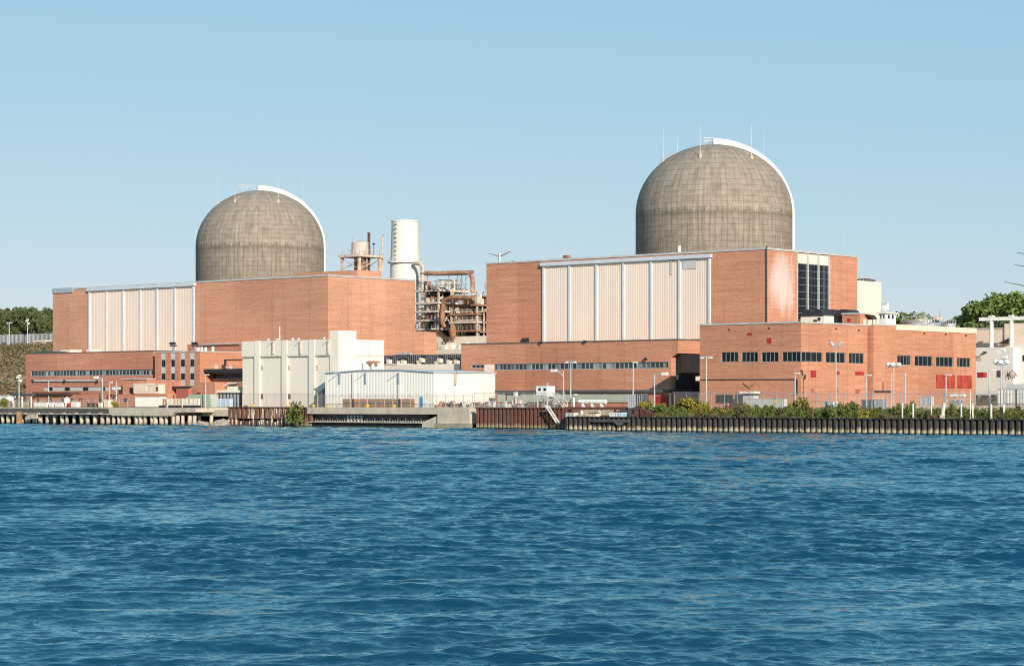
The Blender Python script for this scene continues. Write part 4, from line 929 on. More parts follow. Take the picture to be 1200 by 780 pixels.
# ------------------------------------------------------------------ white shed
SHY = 345.0
xa, xc = X(381, SHY), X(508.6, SHY); dep = YX(580.3, xc) - SHY
zl, zp, zr = Z(437.4, 381, SHY), Z(433.6, 445, SHY), Z(436.2, 508, SHY)
t = thing('white_shed', 'long low white metal shed with a shallow roof right on the quay', 'metal shed', ((xa + xc) / 2, SHY + dep / 2, GZ))
prof = [(xa, GZ), (xc, GZ), (xc, zr), (X(470, SHY), Z(433.5, 470, SHY)), (X(425, SHY), Z(433.8, 425, SHY)), (xa, zl)]
b = MB(); b.prism(prof, 'y', SHY, SHY + dep); b.build('wall', 'white2', t)
b = MB(); n = 72
for k in range(n):
    a = xa + (xc - xa) * k / n; w = (xc - xa) / n; f = (k + .3) / n
    zz = zl + (zp - zl) * min(1, f / .36) if f < .36 else (zp if f < .68 else zp + (zr - zp) * (f - .68) / .32)
    b.prism([(a, SHY - .003), (a + w * .15, SHY - .045), (a + w * .45, SHY - .045), (a + w * .6, SHY - .003)], 'z', GZ, zz - .35)
b.build('front_sheeting', 'white2', t)
b = MB(); rp = prof[2:]; o = .17
b.prism([(xc + .3, zr + .02), (X(470, SHY), rp[1][1] + .02), (X(425, SHY), rp[2][1] + .02), (xa - .3, zl + .02), (xa - .3, zl + .2), (X(425, SHY), rp[2][1] + o), (X(470, SHY), rp[1][1] + o), (xc + .3, zr + .19)], 'y', SHY - .4, SHY + dep + .2)
b.build('roof', plain('blue_grey_roof', (.50, .54, .58), .45, .1, .12), t)
for px in (399, 429.7, 468.3):
    x = X(px, SHY); zt_ = Z(436, px, SHY)
    MB().box(x - .2, x + .15, SHY - .4, SHY - .1, Z(449, px, SHY), zt_).build('downpipe', 'steel', t); MB().bar((x, SHY - 2.2, zt_ - .1), (x, SHY - .1, zt_ - .1), .11).build('outrigger', 'steel', t)
for px in (415, 468.9):
    x = X(px, SHY); MB().box(x - .3, x + .3, SHY - .35, SHY - .1, GZ, Z(437 if px < 420 else 450, px, SHY)).build('pilaster', 'white2', t)
y_ = YX(532.5, xc); b = MB(); b.box(xc + .003, xc + .4, y_ - .3, y_ + .3, ZX(450.5, 532, xc), ZX(437, 532, xc)); b.build('downpipe', 'rack', t); MB().bar((xc, y_, ZX(434, 532, xc)), (xc + 1.6, y_, ZX(434, 532, xc)), .15).build('outrigger', 'steel', t)
for px in (517, 552, 566): 
    y_ = YX(px, xc); MB().box(xc + .003, xc + .05, y_ - .12, y_ + .12, GZ, ZX(438.6, px, xc)).build('panel_joint', 'white', t)
q = fr(402, 485, 467.2, 478, SHY - .35); MB().box(q[0], q[1], SHY - .35, SHY - .1, GZ, q[3]).build('board_panel', 'pallet', t)
q = fr(491.8, 495, 464.8, 477, SHY - .2); MB().box(q[0], q[1], SHY - .2, SHY - .003 - .09, GZ, q[3]).build('door', 'blue', t)
# dark lean-to between the shed and the tall building
b = MB(); y_ = 346.0; b.prism([(X(368, y_), GZ), (X(368, y_), Z(464, 368, y_)), (X(380.6, y_), Z(454.4, 380, y_)), (X(380.6, y_), GZ)], 'y', y_, y_ + 2.4)
tag(b.build('lean_to', 'charcoal'), 'small dark lean to wedged between the white shed and the offwhite building', 'lean-to')

# ------------------------------------------------------------------ quay
PY_, QY, WY_ = 335.0, 342.0, 331.0        # left pier edge, middle quay edge, right sheet-pile wall
def structure(o): return tag(o, kind='structure')
# left pier: dark deck, then pale concrete deck, on piles
z_top = Z(477.2, 60, PY_)
x0, x1, x2 = X(-60, PY_), X(129, PY_), X(203, PY_)
t = thing('pier', 'dark decked pier on pale concrete piles before the low brick buildings', 'pier', ((x0 + x1) / 2, PY_, 0), 'piers on piles')
MB().box(x0, x1, PY_, 346.2, z_top - .25, z_top).build('deck', 'conc', t)
MB().box(x0, x1, PY_ - .25, PY_ + 1.0, z_top - 1.9, z_top - .26).build('fender_beam', 'concdark', t)
b = MB(); b.box(x0, x1, PY_ - .5, PY_ - .26, Z(485.2, 60, PY_), Z(484, 60, PY_)).build('waling', 'timber', t)
def piles(t, x0, x1, step, y, ztop, rows=2, seed=1):
    r_ = random.Random(seed); x = x0 + step * .4; k = 0; rb = None
    while x < x1 - .5 and k < 60:
        xx = x + r_.uniform(-.3, .3); lean = r_.uniform(-.35, .35); rad = r_.uniform(.38, .58)
        b = MB(); b.tube([(xx + lean, y, -1.2), (xx, y, ztop)], rad, 10).build('pile', 'pier_pile', t); k += 1
        if rows > 1 and r_.random() < .7:
            b = MB(); b.tube([(xx + step * .45, y + 4, -1.2), (xx + step * .5, y + 4.2, ztop)], .42, 8).build('pile', 'pier_pile', t)
        x += step * r_.uniform(.85, 1.15)
piles(t, x0 + 2, x1, 2.6, PY_ + .7, Z(486, 60, PY_), 2, 3)
for px in (13, 31, 46, 61, 76, 90, 105, 119):
    x = X(px, PY_ - .3); MB().box(x - .55, x + .55, PY_ - .75, PY_ - .51, Z(485.4, px, PY_), Z(483, px, PY_)).build('fender_block', 'timber', t)
MB().tube([(X(22.4, PY_ - .9), PY_ - .9, -1), (X(22.4, PY_ - .9), PY_ - .9, Z(482, 22, PY_))], .75, 12).build('mooring_pile', 'rust', t)
b = MB(); b.prism([(X(30, PY_ - .9), Z(490.3, 30, PY_)), (X(49, PY_ - .9), Z(490.3, 49, PY_)), (X(49, PY_ - .9), Z(489, 49, PY_)), (X(44, PY_ - .9), Z(488.5, 44, PY_)), (X(44, PY_ - .9), Z(485.5, 44, PY_)), (X(34, PY_ - .9), Z(485.5, 34, PY_))], 'y', PY_ - 1.2, PY_ - .76); b.build('broken_slab', 'conc', t)
x1b = x1 + .02
t = thing('pier', 'pale concrete decked pier on short piles beside the broken rocks', 'pier', ((x1b + x2) / 2, PY_, 0), 'piers on piles')
zq = Z(487, 165, PY_)
x2b = X(238, PY_ + 2)
b = MB(); b.prism([(x1b, z_top), (x1b, Z(484.8, 130, PY_)), (X(133, PY_), zq), (x2, zq), (X(206, PY_), Z(483, 206, PY_)), (x2b, Z(482.8, 238, PY_)), (x2b, z_top)], 'y', PY_ - .4, 346.2); b.build('deck', 'conc', t)
piles(t, x1b, x2b, 2.0, PY_ + .5, zq + .1, 2, 9)
MB().box(x0, x2b, 344.0, 346.1, -2, z_top - .6).build('dark_backing', 'black', t)  # black backing paints the shade of the recess under the deck
# rocks on the shore
def rock(r_, x, y, z, s):
    b = MB(); bm = bmesh.new(); bmesh.ops.create_icosphere(bm, subdivisions=2, radius=1)
    off = Vector((r_.random() * 50, 0, 0))
    for v in bm.verts:
        k = 1 + .5 * noise.noise(v.co * 1.3 + off); v.co = Vector((v.co.x * s * k * 1.3, v.co.y * s * k, v.co.z * s * k * .7)) + Vector((x, y, z))
    for f in bm.faces: b.face([tuple(v.co) for v in f.verts])
    bm.free(); return b
r_ = random.Random(4)
for k in range(34):
    px = r_.uniform(210, 268); y = r_.uniform(337, 341.5); x = X(px, y)
    tag(rock(r_, x, y, (y - 337) * .22 - .1, r_.uniform(.5, 1.2)).build('shore_rock', 'rock'), 'rough pale boulder on the shore between the pier and the streaked piling', 'boulder', 'shore boulders')
b = MB(); fbox(b, 236, 267, 480, 487.4, 340.5, 5, None); b.build('block_face', 'conc') ; o = bpy.data.objects['block_face']; o.name = 'concrete_block'; tag(o, 'grey ribbed concrete block above the shore boulders', 'concrete block')
# sheet pile walls
def sheet_wall(name, label, px0, px1, y, z0, z1, pitch, depth, m, cap='rustdark', yback=None):
    x0, x1 = X(px0, y), X(px1, y); n = max(2, round((x1 - x0) / pitch)); w = (x1 - x0) / n
    t = thing(name, label, 'sheet piling', ((x0 + x1) / 2, y, 0), 'sheet pile walls')
    b = MB(); pts = []
    for k in range(n):
        a = x0 + k * w; pts += [(a, y + depth), (a + w * .22, y + depth), (a + w * .36, y), (a + w * .86, y)]
    pts.append((x1, y + depth))
    for p, q in zip(pts, pts[1:]): b.face([(p[0], p[1], z0), (q[0], q[1], z0), (q[0], q[1], z1), (p[0], p[1], z1)])
    b.build('piling', m, t)
    MB().box(x0, x1, y - .12, y + depth + .4, z1 + .003, z1 + .22).build('cap', cap, t)
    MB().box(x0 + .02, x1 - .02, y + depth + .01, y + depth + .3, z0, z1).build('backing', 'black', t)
    return t
z5 = Z(477.6, 600, QY)
sheet_wall('sheet_pile_wall', 'rusty piling streaked with white standing above dark broken stubs', 265.5, 341, QY - 1.5, Z(490, 300, QY), Z(477.6, 300, QY), 1.55, .5, 'pile_streak')
t = thing('pile_stubs', 'row of broken dark timber stubs below the streaked piling', 'pile stubs', (X(310, QY), QY - 1.2, 0))
r_ = random.Random(8)
for k in range(40):
    x = X(268 + 96 * k / 40, QY - 1.0); MB().tube([(x, QY - 1.0 + r_.uniform(-.5, .3), -1), (x + r_.uniform(-.2, .2), QY - 1.0, Z(r_.uniform(489.5, 494), 310, QY))], r_.uniform(.16, .3), 6).build('stub', 'pier_pile' if r_.random() < .35 else 'rustdark', t)
MB().box(X(266, QY), X(364, QY), QY + .2, QY + 4, -2, Z(490.5, 300, QY)).build('dark_backing', 'black', t)
sheet_wall('sheet_pile_wall', 'short dark rusty piling behind the leafy shrub', 341.3, 365, QY - 1.2, -1.5, Z(477.8, 350, QY), 1.2, .5, 'pile_rust')
# concrete intake platform with screens
t = thing('intake_platform', 'long concrete intake platform with a dark screened slot under its beam', 'platform', (X(435, QY), QY, 0))
x0, x1, x2 = X(365.3, QY), X(500, QY), X(518.5, QY)
b = MB(); b.prism([(x0, z5), (x2, z5), (x2, Z(485.2, 518, QY)), (x0, Z(484.6, 366, QY))], 'y', QY - 1.5, SHY - .05); b.build('beam', 'conc', t)
MB().box(x0, x1, QY + .5, QY + 1.0, -2, Z(484.8, 430, QY)).build('screen', 'concdark', t)
MB().box(x0 + .5, X(499, QY), QY - 1.6, QY + .4, Z(495, 430, QY), Z(494, 430, QY)).build('lip', 'timber', t)
MB().box(x0 + .6, X(498, QY), QY - 1.0, QY + .4, -1.5, Z(495.1, 430, QY)).build('footing', 'black', t)
b = MB()
for k in range(44):
    x = x0 + 1 + (x1 - x0 - 2) * k / 43; b.box(x - .09, x + .09, QY + .1, QY + .49, Z(494, 430, QY) + .01, Z(492 if k % 3 else 489.5, 430, QY))
b.build('screen_bar', 'pole', t)
b = MB()
for px in (408, 412, 416, 420, 424):
    x = X(px, QY); b.box(x - .14, x + .14, QY - .2, QY + .09, Z(494, 430, QY) + .01, Z(486.5, 430, QY))
for p in (487.3, 490.2): b.box(X(407, QY), X(425, QY), QY - .15, QY + .05, Z(p + .6, 416, QY), Z(p, 416, QY))
b.build('frame', 'pole', t)
b = MB(); b.prism([(X(499, QY), -2), (X(499, QY), Z(494.5, 499, QY)), (X(518, QY), Z(486.6, 518, QY)), (x2 + .01, -2)], 'y', QY - 1.2, QY + 2); b.build('ramp', 'conc', t)
t = thing('concrete_abutment', 'pale concrete abutment between the intake platform and the brown piling', 'abutment', (X(537, QY), QY, 0))
MB().box(x2 + .03, X(555.8, QY), QY - 1.6, SHY + 1, Z(496.2, 537, QY), z5 + .1).build('block', 'conc', t); MB().box(x2 + .03, X(556.5, QY), QY - 2.6, QY - .5, -2, Z(496.4, 537, QY)).build('footing', plain('wet_concrete', (.26, .235, .165), .7, 0, .3), t)
# brown piling
t = sheet_wall('sheet_pile_wall', 'rust brown piling with a slanting white gangway against it', 556.5, 661, QY - 2, -1.5, Z(478.4, 610, QY), 1.03, .6, 'pile_rust')
MB().box(X(555, QY - 2), X(661, QY - 2), QY - 2.6, QY - 1.4, -1.5, .25).build('footing', 'black', t)
xw_ = X(661, QY - 2) + .05
b = MB(); xr_ = X(664.5, WY_); b.prism([(xw_, QY - 1.9), (xr_ - .02, WY_), (xr_ - .02, WY_ + 1.5), (xw_ + .5, QY - 1.9)], 'z', -1.5, Z(491, 1000, WY_)); b.box(xw_, xw_ + .4, QY - 1.89, QY + 3, -1.5, Z(478.4, 610, QY)); tag(b.build('return_wall', 'pile_rust'), 'short dark return wall where the quay steps forward', 'wall')
# right wall
zr_ = Z(491, 1000, WY_)
xs_ = X(664.5, WY_)
t = thing('sheet_pile_wall', 'long black piling with pale stained feet below the shrubs', 'sheet piling', (X(930, WY_), WY_, 0), 'sheet pile walls')
x0, x1 = xs_, X(1265, WY_); n = round((x1 - x0) / 1.18); w = (x1 - x0) / n; b = MB(); pts = []
r_ = random.Random(12)
for k in range(n):
    a = x0 + k * w; j = r_.uniform(-.05, .05); pts += [(a, WY_ + .62), (a + w * .22, WY_ + .62), (a + w * .34, WY_ + .08 + j), (a + w * .44, WY_ + j), (a + w * .78, WY_ + j), (a + w * .88, WY_ + .08 + j)]
pts.append((x1, WY_ + .62))
for p, q in zip(pts, pts[1:]): b.face([(p[0], p[1], -1.5), (q[0], q[1], -1.5), (q[0], q[1], zr_), (p[0], p[1], zr_)])
b.build('piling', 'pile_black', t); MB().box(x0, x1, WY_ - .1, WY_ + 1, zr_ + .003, zr_ + .18).build('cap', 'dark', t); MB().box(x0, x1, WY_ + .63, WY_ + .9, -1.5, zr_).build('backing', 'black', t)
b = MB(); x0, x1 = X(692, WY_ - .8), X(735, WY_ - .8); b.box(x0, x1, WY_ - .5, WY_ - .11, Z(494.2, 710, WY_), Z(491.4, 710, WY_)); b.prism([(X(721, WY_), Z(494.7, 721, WY_)), (X(727, WY_), Z(499.5, 727, WY_)), (X(734, WY_), Z(494.7, 734, WY_))], 'y', WY_ - .45, WY_ - .2)
b.build('fender_frame', 'concdark', t)
# the ledge behind the right wall's first part
b = MB(); b.prism([(xs_, WY_ + 1.0), (X(748, WY_ + 2), WY_ + 1.0), (X(748, WY_ + 2), QY + 4), (xw_ + .45, QY + 4), (xw_ + .45, QY - 1.5)], 'z', -1, zr_ - .1); structure(b.build('quay_apron', 'conc'))
zc_ = Z(477.8, 705, QY - 1); tq = thing('crossbeam', 'long rusty beam carried over the low apron', 'beam', (X(700, QY), QY - 1.5, zr_))
MB().box(X(664, QY - 1), X(744, QY - 1), QY - 1.6, QY - 1.0, zc_ - .35, zc_ + .2).build('beam', 'rustdark', tq)
for px in (664.5, 683, 704, 722, 742): x = X(px, QY - 1); MB().box(x - .18, x + .18, QY - 1.5, QY - 1.1, zr_, zc_ - .36).build('post', 'paint' if px in (683, 704) else 'rustdark', tq)
# backing wall of the apron and wing wall
b = MB(); b.box(X(664, QY + 3), X(747, QY + 3), QY + 3, QY + 4, zr_, GZ - .02); tag(b.build('retaining_wall', 'timber'), 'pale timber retaining wall behind the rusty beam', 'retaining wall')
b = MB(); yw = WY_ + 2
pts = [(X(743, yw), zr_), (X(743, yw), Z(477.5, 743, yw)), (X(751.5, yw), Z(477.5, 751, yw)), (X(782, yw), Z(491, 782, yw)), (X(782, yw), zr_)]
b.prism(pts, 'y', yw, yw + .5)
for k in range(16):
    px = 752 + 1.9 * k; x = X(px, yw); zt_ = Z(477.9 + (px - 751.5) / 30.5 * 13.2, px, yw); b.box(x - .12, x + .12, yw - .3, yw, zr_, max(zr_ + .1, zt_))
tag(b.build('wing_wall', 'rustdark'), 'dark rusty wing wall sloping down to the black piling', 'wing wall')

# ------------------------------------------------------------------ fences
def fence(label, pts, h, step, barb=True, group=None):
    t = thing('chain_link_fence', label, 'fence', pts[0], group)
    fb = MB(); rl = MB(); k = 0
    for p, q in zip(pts, pts[1:]):
        p, q = Vector(p), Vector(q); L_ = (q - p).length; n = max(1, round(L_ / step))
        for i in range(n + (q == Vector(pts[-1]))):
            c = p.lerp(q, i / n)
            if k < 99:
                b = MB(); b.bar(tuple(c), tuple(c + Vector((0, 0, h))), .085)
                if barb: b.bar(tuple(c + Vector((0, 0, h))), tuple(c + Vector((0, -.4, .45))) if False else tuple(c + Vector((0, -.4, h + .45))), .06)
                b.build('post', 'rack' if group == 'quay fences' else 'steel', t); k += 1
        fb.face([tuple(p + Vector((0, .1, .05))), tuple(q + Vector((0, .1, .05))), tuple(q + Vector((0, .1, h))), tuple(p + Vector((0, .1, h)))])
        rl.bar(tuple(p + Vector((0, 0, h))), tuple(q + Vector((0, 0, h))), .06)
        if barb:
            for o in (.2, .4): rl.bar(tuple(p + Vector((0, -o, h + o * 1.1))), tuple(q + Vector((0, -o, h + o * 1.1))), .03)
    fb.build('chain_link', 'fabric', t); rl.build('rail', 'steel', t); return t
yf = 344.2
fence('long chain link fence behind the shrubs and black piling', [(X(790, yf), yf, GZ), (X(1215, yf), yf, GZ)], Z(461.5, 950, yf) - GZ, 3.0, True, 'land fences')
yf = QY + .8
fence('chain link fence along the quay before the tall offwhite building', [(X(284, yf), yf, z5), (X(372, yf), yf, z5)], Z(461.5, 330, yf) - z5, 2.6, False, 'quay fences')
fence('chain link fence on the intake platform before the white shed', [(X(372.5, yf), yf, z5), (X(554, yf), yf, z5)], Z(463.5, 450, yf) - z5, 2.6, True, 'quay fences')
fence('tall chain link fence along the rust brown piling', [(X(556, yf), yf, z5), (X(662, yf), yf, z5)], Z(460, 600, yf) - z5, 2.6, False, 'quay fences')
yf = 344.0
fence('low chain link fence on the pier among the white bins', [(X(8, yf), yf, z_top), (X(236, yf), yf, z_top)], Z(462.5, 100, yf) - z_top - 1.2, 3.0, False, 'quay fences')
# ------------------------------------------------------------------ light poles
def pole(px, pt, y, kind, label, z0=GZ, rad=.16, m='pole', group='light poles', base_px=None):
    x = X(px, y); zt = Z(pt, px, y); t = thing('light_pole', label, 'light pole', (x, y, z0), group)
    MB().tube([(x, y, z0), (x, y, zt)], rad, 8, rad * .7).build('pole', m, t)
    def lamp(dx, z, w=.9, h=.3, mm='paint'): MB().box(x + dx - w / 2, x + dx + w / 2, y - .25, y + .25, z - h / 2, z + h / 2).build('lamp', mm, t)
    if kind in ('arm_right', 'arm_left'):
        s = 1 if kind == 'arm_right' else -1
        MB().tube([(x, y, zt - 1.3), (x + s * .5, y, zt - .6), (x + s * 1.4, y, zt - .12), (x + s * 2.2, y, zt)], .09, 6).build('arm', m, t); MB().tube([(x, y, zt - .05), (x + s * 2.0, y, zt)], .07, 6).build('arm', m, t)
        lamp(s * 2.5, zt + .1, 1.4, .55)
    elif kind == 'tee':
        MB().box(x - 1.3, x + 1.3, y - .1, y + .1, zt + .003, zt + .18).build('arm', m, t)
        for s in (-1, 1): lamp(s * 1.0, zt - .12, .7, .22)
    elif kind == 'double':
        for s in (-1, 1):
            MB().tube([(x, y, zt - .3), (x + s * .8, y, zt + .5)], .08, 6).build('arm', m, t); MB().tube([(x + s * .55, y, zt + .35), (x + s * 1.1, y, zt + 1.1)], .32, 8).build('lamp', m, t)
    elif kind == 'globes':
        for s in (-1, 0, 1): MB().lathe(x + s * 1.05, y - (.3 if s == 0 else 0), [(.1, zt - .35), (.45, zt - .15), (.5, zt + .1), (.35, zt + .38), (.08, zt + .46)], 12).build('lamp', 'paint', t)
        MB().box(x - 1.1, x + 1.1, y - .06, y + .06, zt - .45, zt - .36).build('arm', m, t)
    elif kind == 'camera':
        for dx, dz in ((-.5, 0), (.45, -.9), (.1, .4)): lamp(dx, zt + dz, .8, .5)
        MB().box(x - .6, x + .6, y - .06, y + .06, zt - 1.4, zt - 1.25).build('arm', m, t)
    elif kind == 'cross':
        for s in (-1, 1): MB().tube([(x, y, zt - 2.6), (x + s * .9, y, zt - 1.7)], .08, 6).build('arm', m, t); lamp(s * 1.0, zt - 1.6, .7, .5)
    elif kind == 'short':
        lamp(.5, zt - .1, 1.0, .2)
    return t
P = [
 (22.3, 442, 344.5, 'camera', 'camera pole by the dark canopy at the far end of the pier', z_top),
 (57, 447, 346.4, 'plain', 'thin plain pole before the workshop panel strip', z_top),
 (120.3, 442.5, 344.6, 'arm_left', 'lamp pole with a curved arm before the workshop', z_top),
 (128.3, 447.5, 345.2, 'short', 'pole with a small round lamp just right of the curved lamp pole', z_top),
 (136.3, 447, 344.8, 'cross', 'pole with crossed arms and white boxes above the yellow bush', z_top),
 (241, 438.5, 344.9, 'short', 'pale lamp pole before the brick lean to', z_top),
 (660.3, 434.5, 345.5, 'arm_left', 'grey curved lamp pole beside the white guard booth', z5),
 (668.8, 424, 346.2, 'tee', 'tall tee headed pole right of the guard booth', z5),
 (742, 424, 346.5, 'short', 'tall thin pole behind the grey crates before the long brick wing', GZ),
 (767, 438.5, 346, 'arm_right', 'curved lamp pole in front of the red door', GZ),
 (827.8, 418.5, 347.5, 'tee', 'tee headed pole by the black recess and brick corner', GZ),
 (931.8, 436.5, 346, 'short', 'short capped pole near the brick building corner', GZ),
 (979.6, 408, 346.5, 'double', 'tall pole with two upturned floodlights before the red plates', GZ),
 (1015.5, 438.8, 347, 'short', 'thin pole beside the dark notch of the brick building', GZ),
 (1047.3, 427.5, 347.5, 'globes', 'pole with a row of white globe lamps before the brick wall', GZ),
 (1044.6, 437, 350, 'plain', 'pale plain post close behind the globe lamp pole', GZ),
 (1060.6, 437, 349.5, 'plain', 'thick pale plain post between the globe lamps and red panels', GZ),
 (1108.6, 438.5, 346.2, 'short', 'grey pole in front of the first red panel', GZ),
 (1159.3, 433, 349, 'short', 'grey angled pole beside the end of the brick building', GZ),
 (1173.4, 424.5, 343, 'globes', 'tall globe lamp pole before the white building', zr_ - .2),
 (1175, 412, 350, 'camera', 'dark tall camera pole behind the globe lamps', GZ),
]
for px, pt, y, k, lab, z0 in P:
    pole(px, pt, y, k, lab, z0, .22 if 'thick' in lab else .15, 'steel' if 'dark tall' in lab else 'pole')
for k, (px, pt, w) in enumerate(((1057.5, 472, .2), (1070, 473, .24), (1091.5, 473.5, .2), (1103.5, 472, .5), (1106, 474, .25), (1126.5, 473, .22), (1137, 458, .16), (1139.8, 472.5, .25), (1161.5, 474, .3), (1176.3, 474, .25))):
    w *= .62; y = WY_ + 1.6; x = X(px, y); lab = {3: 'widest whitish post on the bank among the thin ones', 6: 'tallest thin bank post near the brick building end'}.get(k, 'short white mooring post standing on the shrubby bank')
    t = thing('bank_post', lab, 'post', (x, y, zr_ - .1), 'white posts on the bank' )
    MB().tube([(x, y, zr_ - .1), (x + (.5 if k == 3 else 0), y, Z(pt, px, y))], w, 8).build('post', 'post_paint', t)
    MB().lathe(x, y, [(w * 1.3, zr_ - .1), (w * 1.3, zr_ + .7), (w, zr_ + .75)], 8).build('sleeve', 'rack', t)
    MB().lathe(x + (.5 if k == 3 else 0), y, [(w * 1.15, Z(pt, px, y)), (w * 1.15, Z(pt, px, y) + .12)], 8).build('cap', 'steel', t)

# ------------------------------------------------------------------ guard booth, gangway, quay clutter
y = 343.6; r = fr(628.4, 641.6, 452.2, 466, y)
t = thing('guard_booth', 'white guard booth on legs with square dark windows', 'booth', ((r[0] + r[1]) / 2, y + 1, z5))
wz = (Z(457.6, 635, y), Z(454.4, 635, y)); wn = [fr(a, c, 454.4, 457.8, y) for a, c in ((630.3, 633.8), (636.4, 639.8))]
shell(MB(), r[0], r[1], y, y + 2.4, r[2], r[3], front=wn, rec=.15).build('cabin', 'paint', t)
MB().box(r[0], r[1], y, y + 2.4, r[2] - .12, r[2] - .003).build('floor_slab', 'rack', t)
for q in wn: MB().box(q[0] + .02, q[1] - .02, y + .06, y + .12, q[2] + .02, q[3] - .02).build('window', 'glass', t)
for xx in (r[0] + .2, r[1] - .2):
    for yy in (y + .2, y + 2.2): MB().box(xx - .1, xx + .1, yy - .1, yy + .1, z5, r[2] - .13).build('leg', 'paint', t)
MB().box(r[1] - .5, r[1] - .25, y + .3, y + .6, r[3] + .003, r[3] + .8).build('antenna', 'steel', t)
b = MB(); y2 = y + .3
for o in (0, 1.2): b.bar((r[1] + .1, y2 + o, Z(465, 642, y)), (X(649, y), y2 + o, Z(465, 649, y)), .16); b.bar((X(649, y), y2 + o, Z(465, 649, y)), (X(659.5, y), y2 + o, z5), .2); b.bar((X(648, y), y2 + o, Z(460.5, 648, y)), (X(659.5, y), y2 + o, Z(471, 659, y)), .1); b.bar((r[1] + .1, y2 + o, Z(461, 642, y)), (X(648, y), y2 + o, Z(460.5, 648, y)), .1); b.bar((X(648.2, y), y2 + o, Z(460.5, 648, y)), (X(648.2, y), y2 + o, z5), .1); b.bar((X(659.4, y), y2 + o, Z(471, 659, y)), (X(659.4, y), y2 + o, z5), .1)
for f in np.linspace(0, 1, 9): xx = X(649 + 10.5 * f, y); zz = Z(465, 649, y) + (z5 - Z(465, 649, y)) * f; b.box(xx - .15, xx + .15, y2, y2 + 1.2, zz - .03, zz + .03)
b.box(r[1] + .1, X(649, y), y2, y2 + 1.2, Z(465.4, 645, y), Z(465, 645, y)); tag(b.build('white_stair', 'post_paint'), 'white railed stair leading down from the guard booth', 'stair')
y = QY - 2.6; b = MB()
pa, pb = (X(642.3, y), Z(474.8, 642, y)), (X(656.5, y), Z(497, 656, y))
for o in (0, .9): b.bar((pa[0], y - o, pa[1]), (pb[0], y - o, pb[1]), .22)
for f in np.linspace(.02, .98, 16): xx, zz = pa[0] + (pb[0] - pa[0]) * f, pa[1] + (pb[1] - pa[1]) * f; b.box(xx - .12, xx + .12, y - .9, y, zz - .04, zz + .04)
tag(b.build('gangway', 'post_paint'), 'slanting white gangway ladder against the rust brown piling', 'gangway')
b = MB(); b.box(X(637.5, y), X(642.5, y), y - .5, y + .5, Z(482, 640, y), Z(481, 640, y)); b.bar((X(639.5, y), y, Z(474.5, 639, y)), (X(639.5, y), y, Z(482, 639, y)), .15); tag(b.build('ladder_bracket', 'timber'), 'pale bracket holding the top of the gangway', 'bracket')
r_ = random.Random(21)
KIN = [('equipment_crate', 'grey', 'greypanel'), ('cable_drum', 'dark', 'dark'), ('equipment_crate', 'rusty', 'rust'), ('pump_set', 'white', 'white2'), ('pipe_bundle', 'steel', 'steel')]
LAB = {'grey': 'grey equipment crate among the clutter behind the brown piling', 'dark': 'dark cable drum among the clutter behind the brown piling', 'rusty': 'rusty crate among the clutter behind the brown piling', 'white': 'white pump set among the clutter behind the brown piling', 'steel': 'bundle of steel pipes among the clutter behind the brown piling'}
for k in range(84):
    px = 513 + 148 * (k + r_.random() * .7) / 84; y = r_.uniform(343.6, 349) if px > 560 else r_.uniform(343.6, 344.6); x = X(px, y); nm, cl, m = KIN[r_.randrange(5)]; w = r_.uniform(.6, 1.9); h = r_.uniform(.45, 1.35); b = MB(); g = GZ + .02
    if 'drum' in nm: 
        b.lathe(x, y, [(.5, g), (.5, g + .1), (.25, g + .1), (.25, g + h - .1), (.5, g + h - .1), (.5, g + h)], 12)
    elif 'bundle' in nm:
        for j in range(7): b.tube([(x - w, y + .22 * (j % 4), g + .12 + .22 * (j // 4)), (x + w, y + .22 * (j % 4), g + .12 + .22 * (j // 4))], .11, 7)
    elif 'pump' in nm:
        b.box(x - w / 2, x + w / 2, y - .4, y + .4, g, g + .25); b.tube([(x - w * .4, y, g + .6), (x + w * .3, y, g + .6)], .32, 10); b.box(x + w * .15, x + w * .45, y - .3, y + .3, g + .25, g + h + .3); b.tube([(x - w * .2, y, g + .9), (x - w * .2, y, g + 1.4), (x - w * .7, y, g + 1.4)], .1, 6)
    else:
        b.box(x - w / 2, x + w / 2, y - .5, y + .5, g + .12, g + h)
        for sx_ in (-1, 1): b.box(x + sx_ * w * .35 - .1, x + sx_ * w * .35 + .1, y - .5, y + .5, g, g + .12); b.box(x + sx_ * w * .3 - .06, x + sx_ * w * .3 + .06, y - .56, y - .5, g + .15, g + h)
    tag(b.build(nm, m), LAB[cl], nm.split('_')[-1] if nm != 'pipe_bundle' else 'pipes', LAB[cl].split(' among')[0] + 's on the quay')
y = 346.5; x0, x1 = X(592, y), X(603, y); b = MB(); b.box(x0, x1, y, y + 2, Z(463, 597, y), Z(460.8, 597, y)); 
for xx in (x0 + .2, x1 - .2): b.box(xx - .1, xx + .1, y, y + .2, GZ, Z(463, 597, y))
tag(b.build('dark_awning', 'dark'), 'dark flat awning on posts behind the tall quay fence', 'awning')
x = X(604.3, y - .5); tag(MB().box(x - .35, x + .35, y - .7, y - .2, Z(464, 604, y), Z(459.2, 604, y)).bar((x, y - .45, GZ), (x, y - .45, Z(464, 604, y)), .15).build('box_post', 'paint'), 'white box on a post next to the dark awning', 'electric box')
for px, lab in ((385, 'beside the shrub end'), (430.5, 'on the middle of the intake platform'), (462, 'toward the blue door'), (367.5, 'at the corner of the intake platform'), (296.5, 'above the streaked piling'), (337, 'just by the leafy shrub')):
    y = QY - .9; x = X(px, y); tag(MB().lathe(x, y, [(.22, z5 + .01), (.22, z5 + .25), (.38, z5 + .3), (.38, z5 + .5), (.12, z5 + .55)], 10).build('mooring_bollard', 'yellow'), 'small yellow bollard ' + lab, 'bollard', 'yellow bollards')
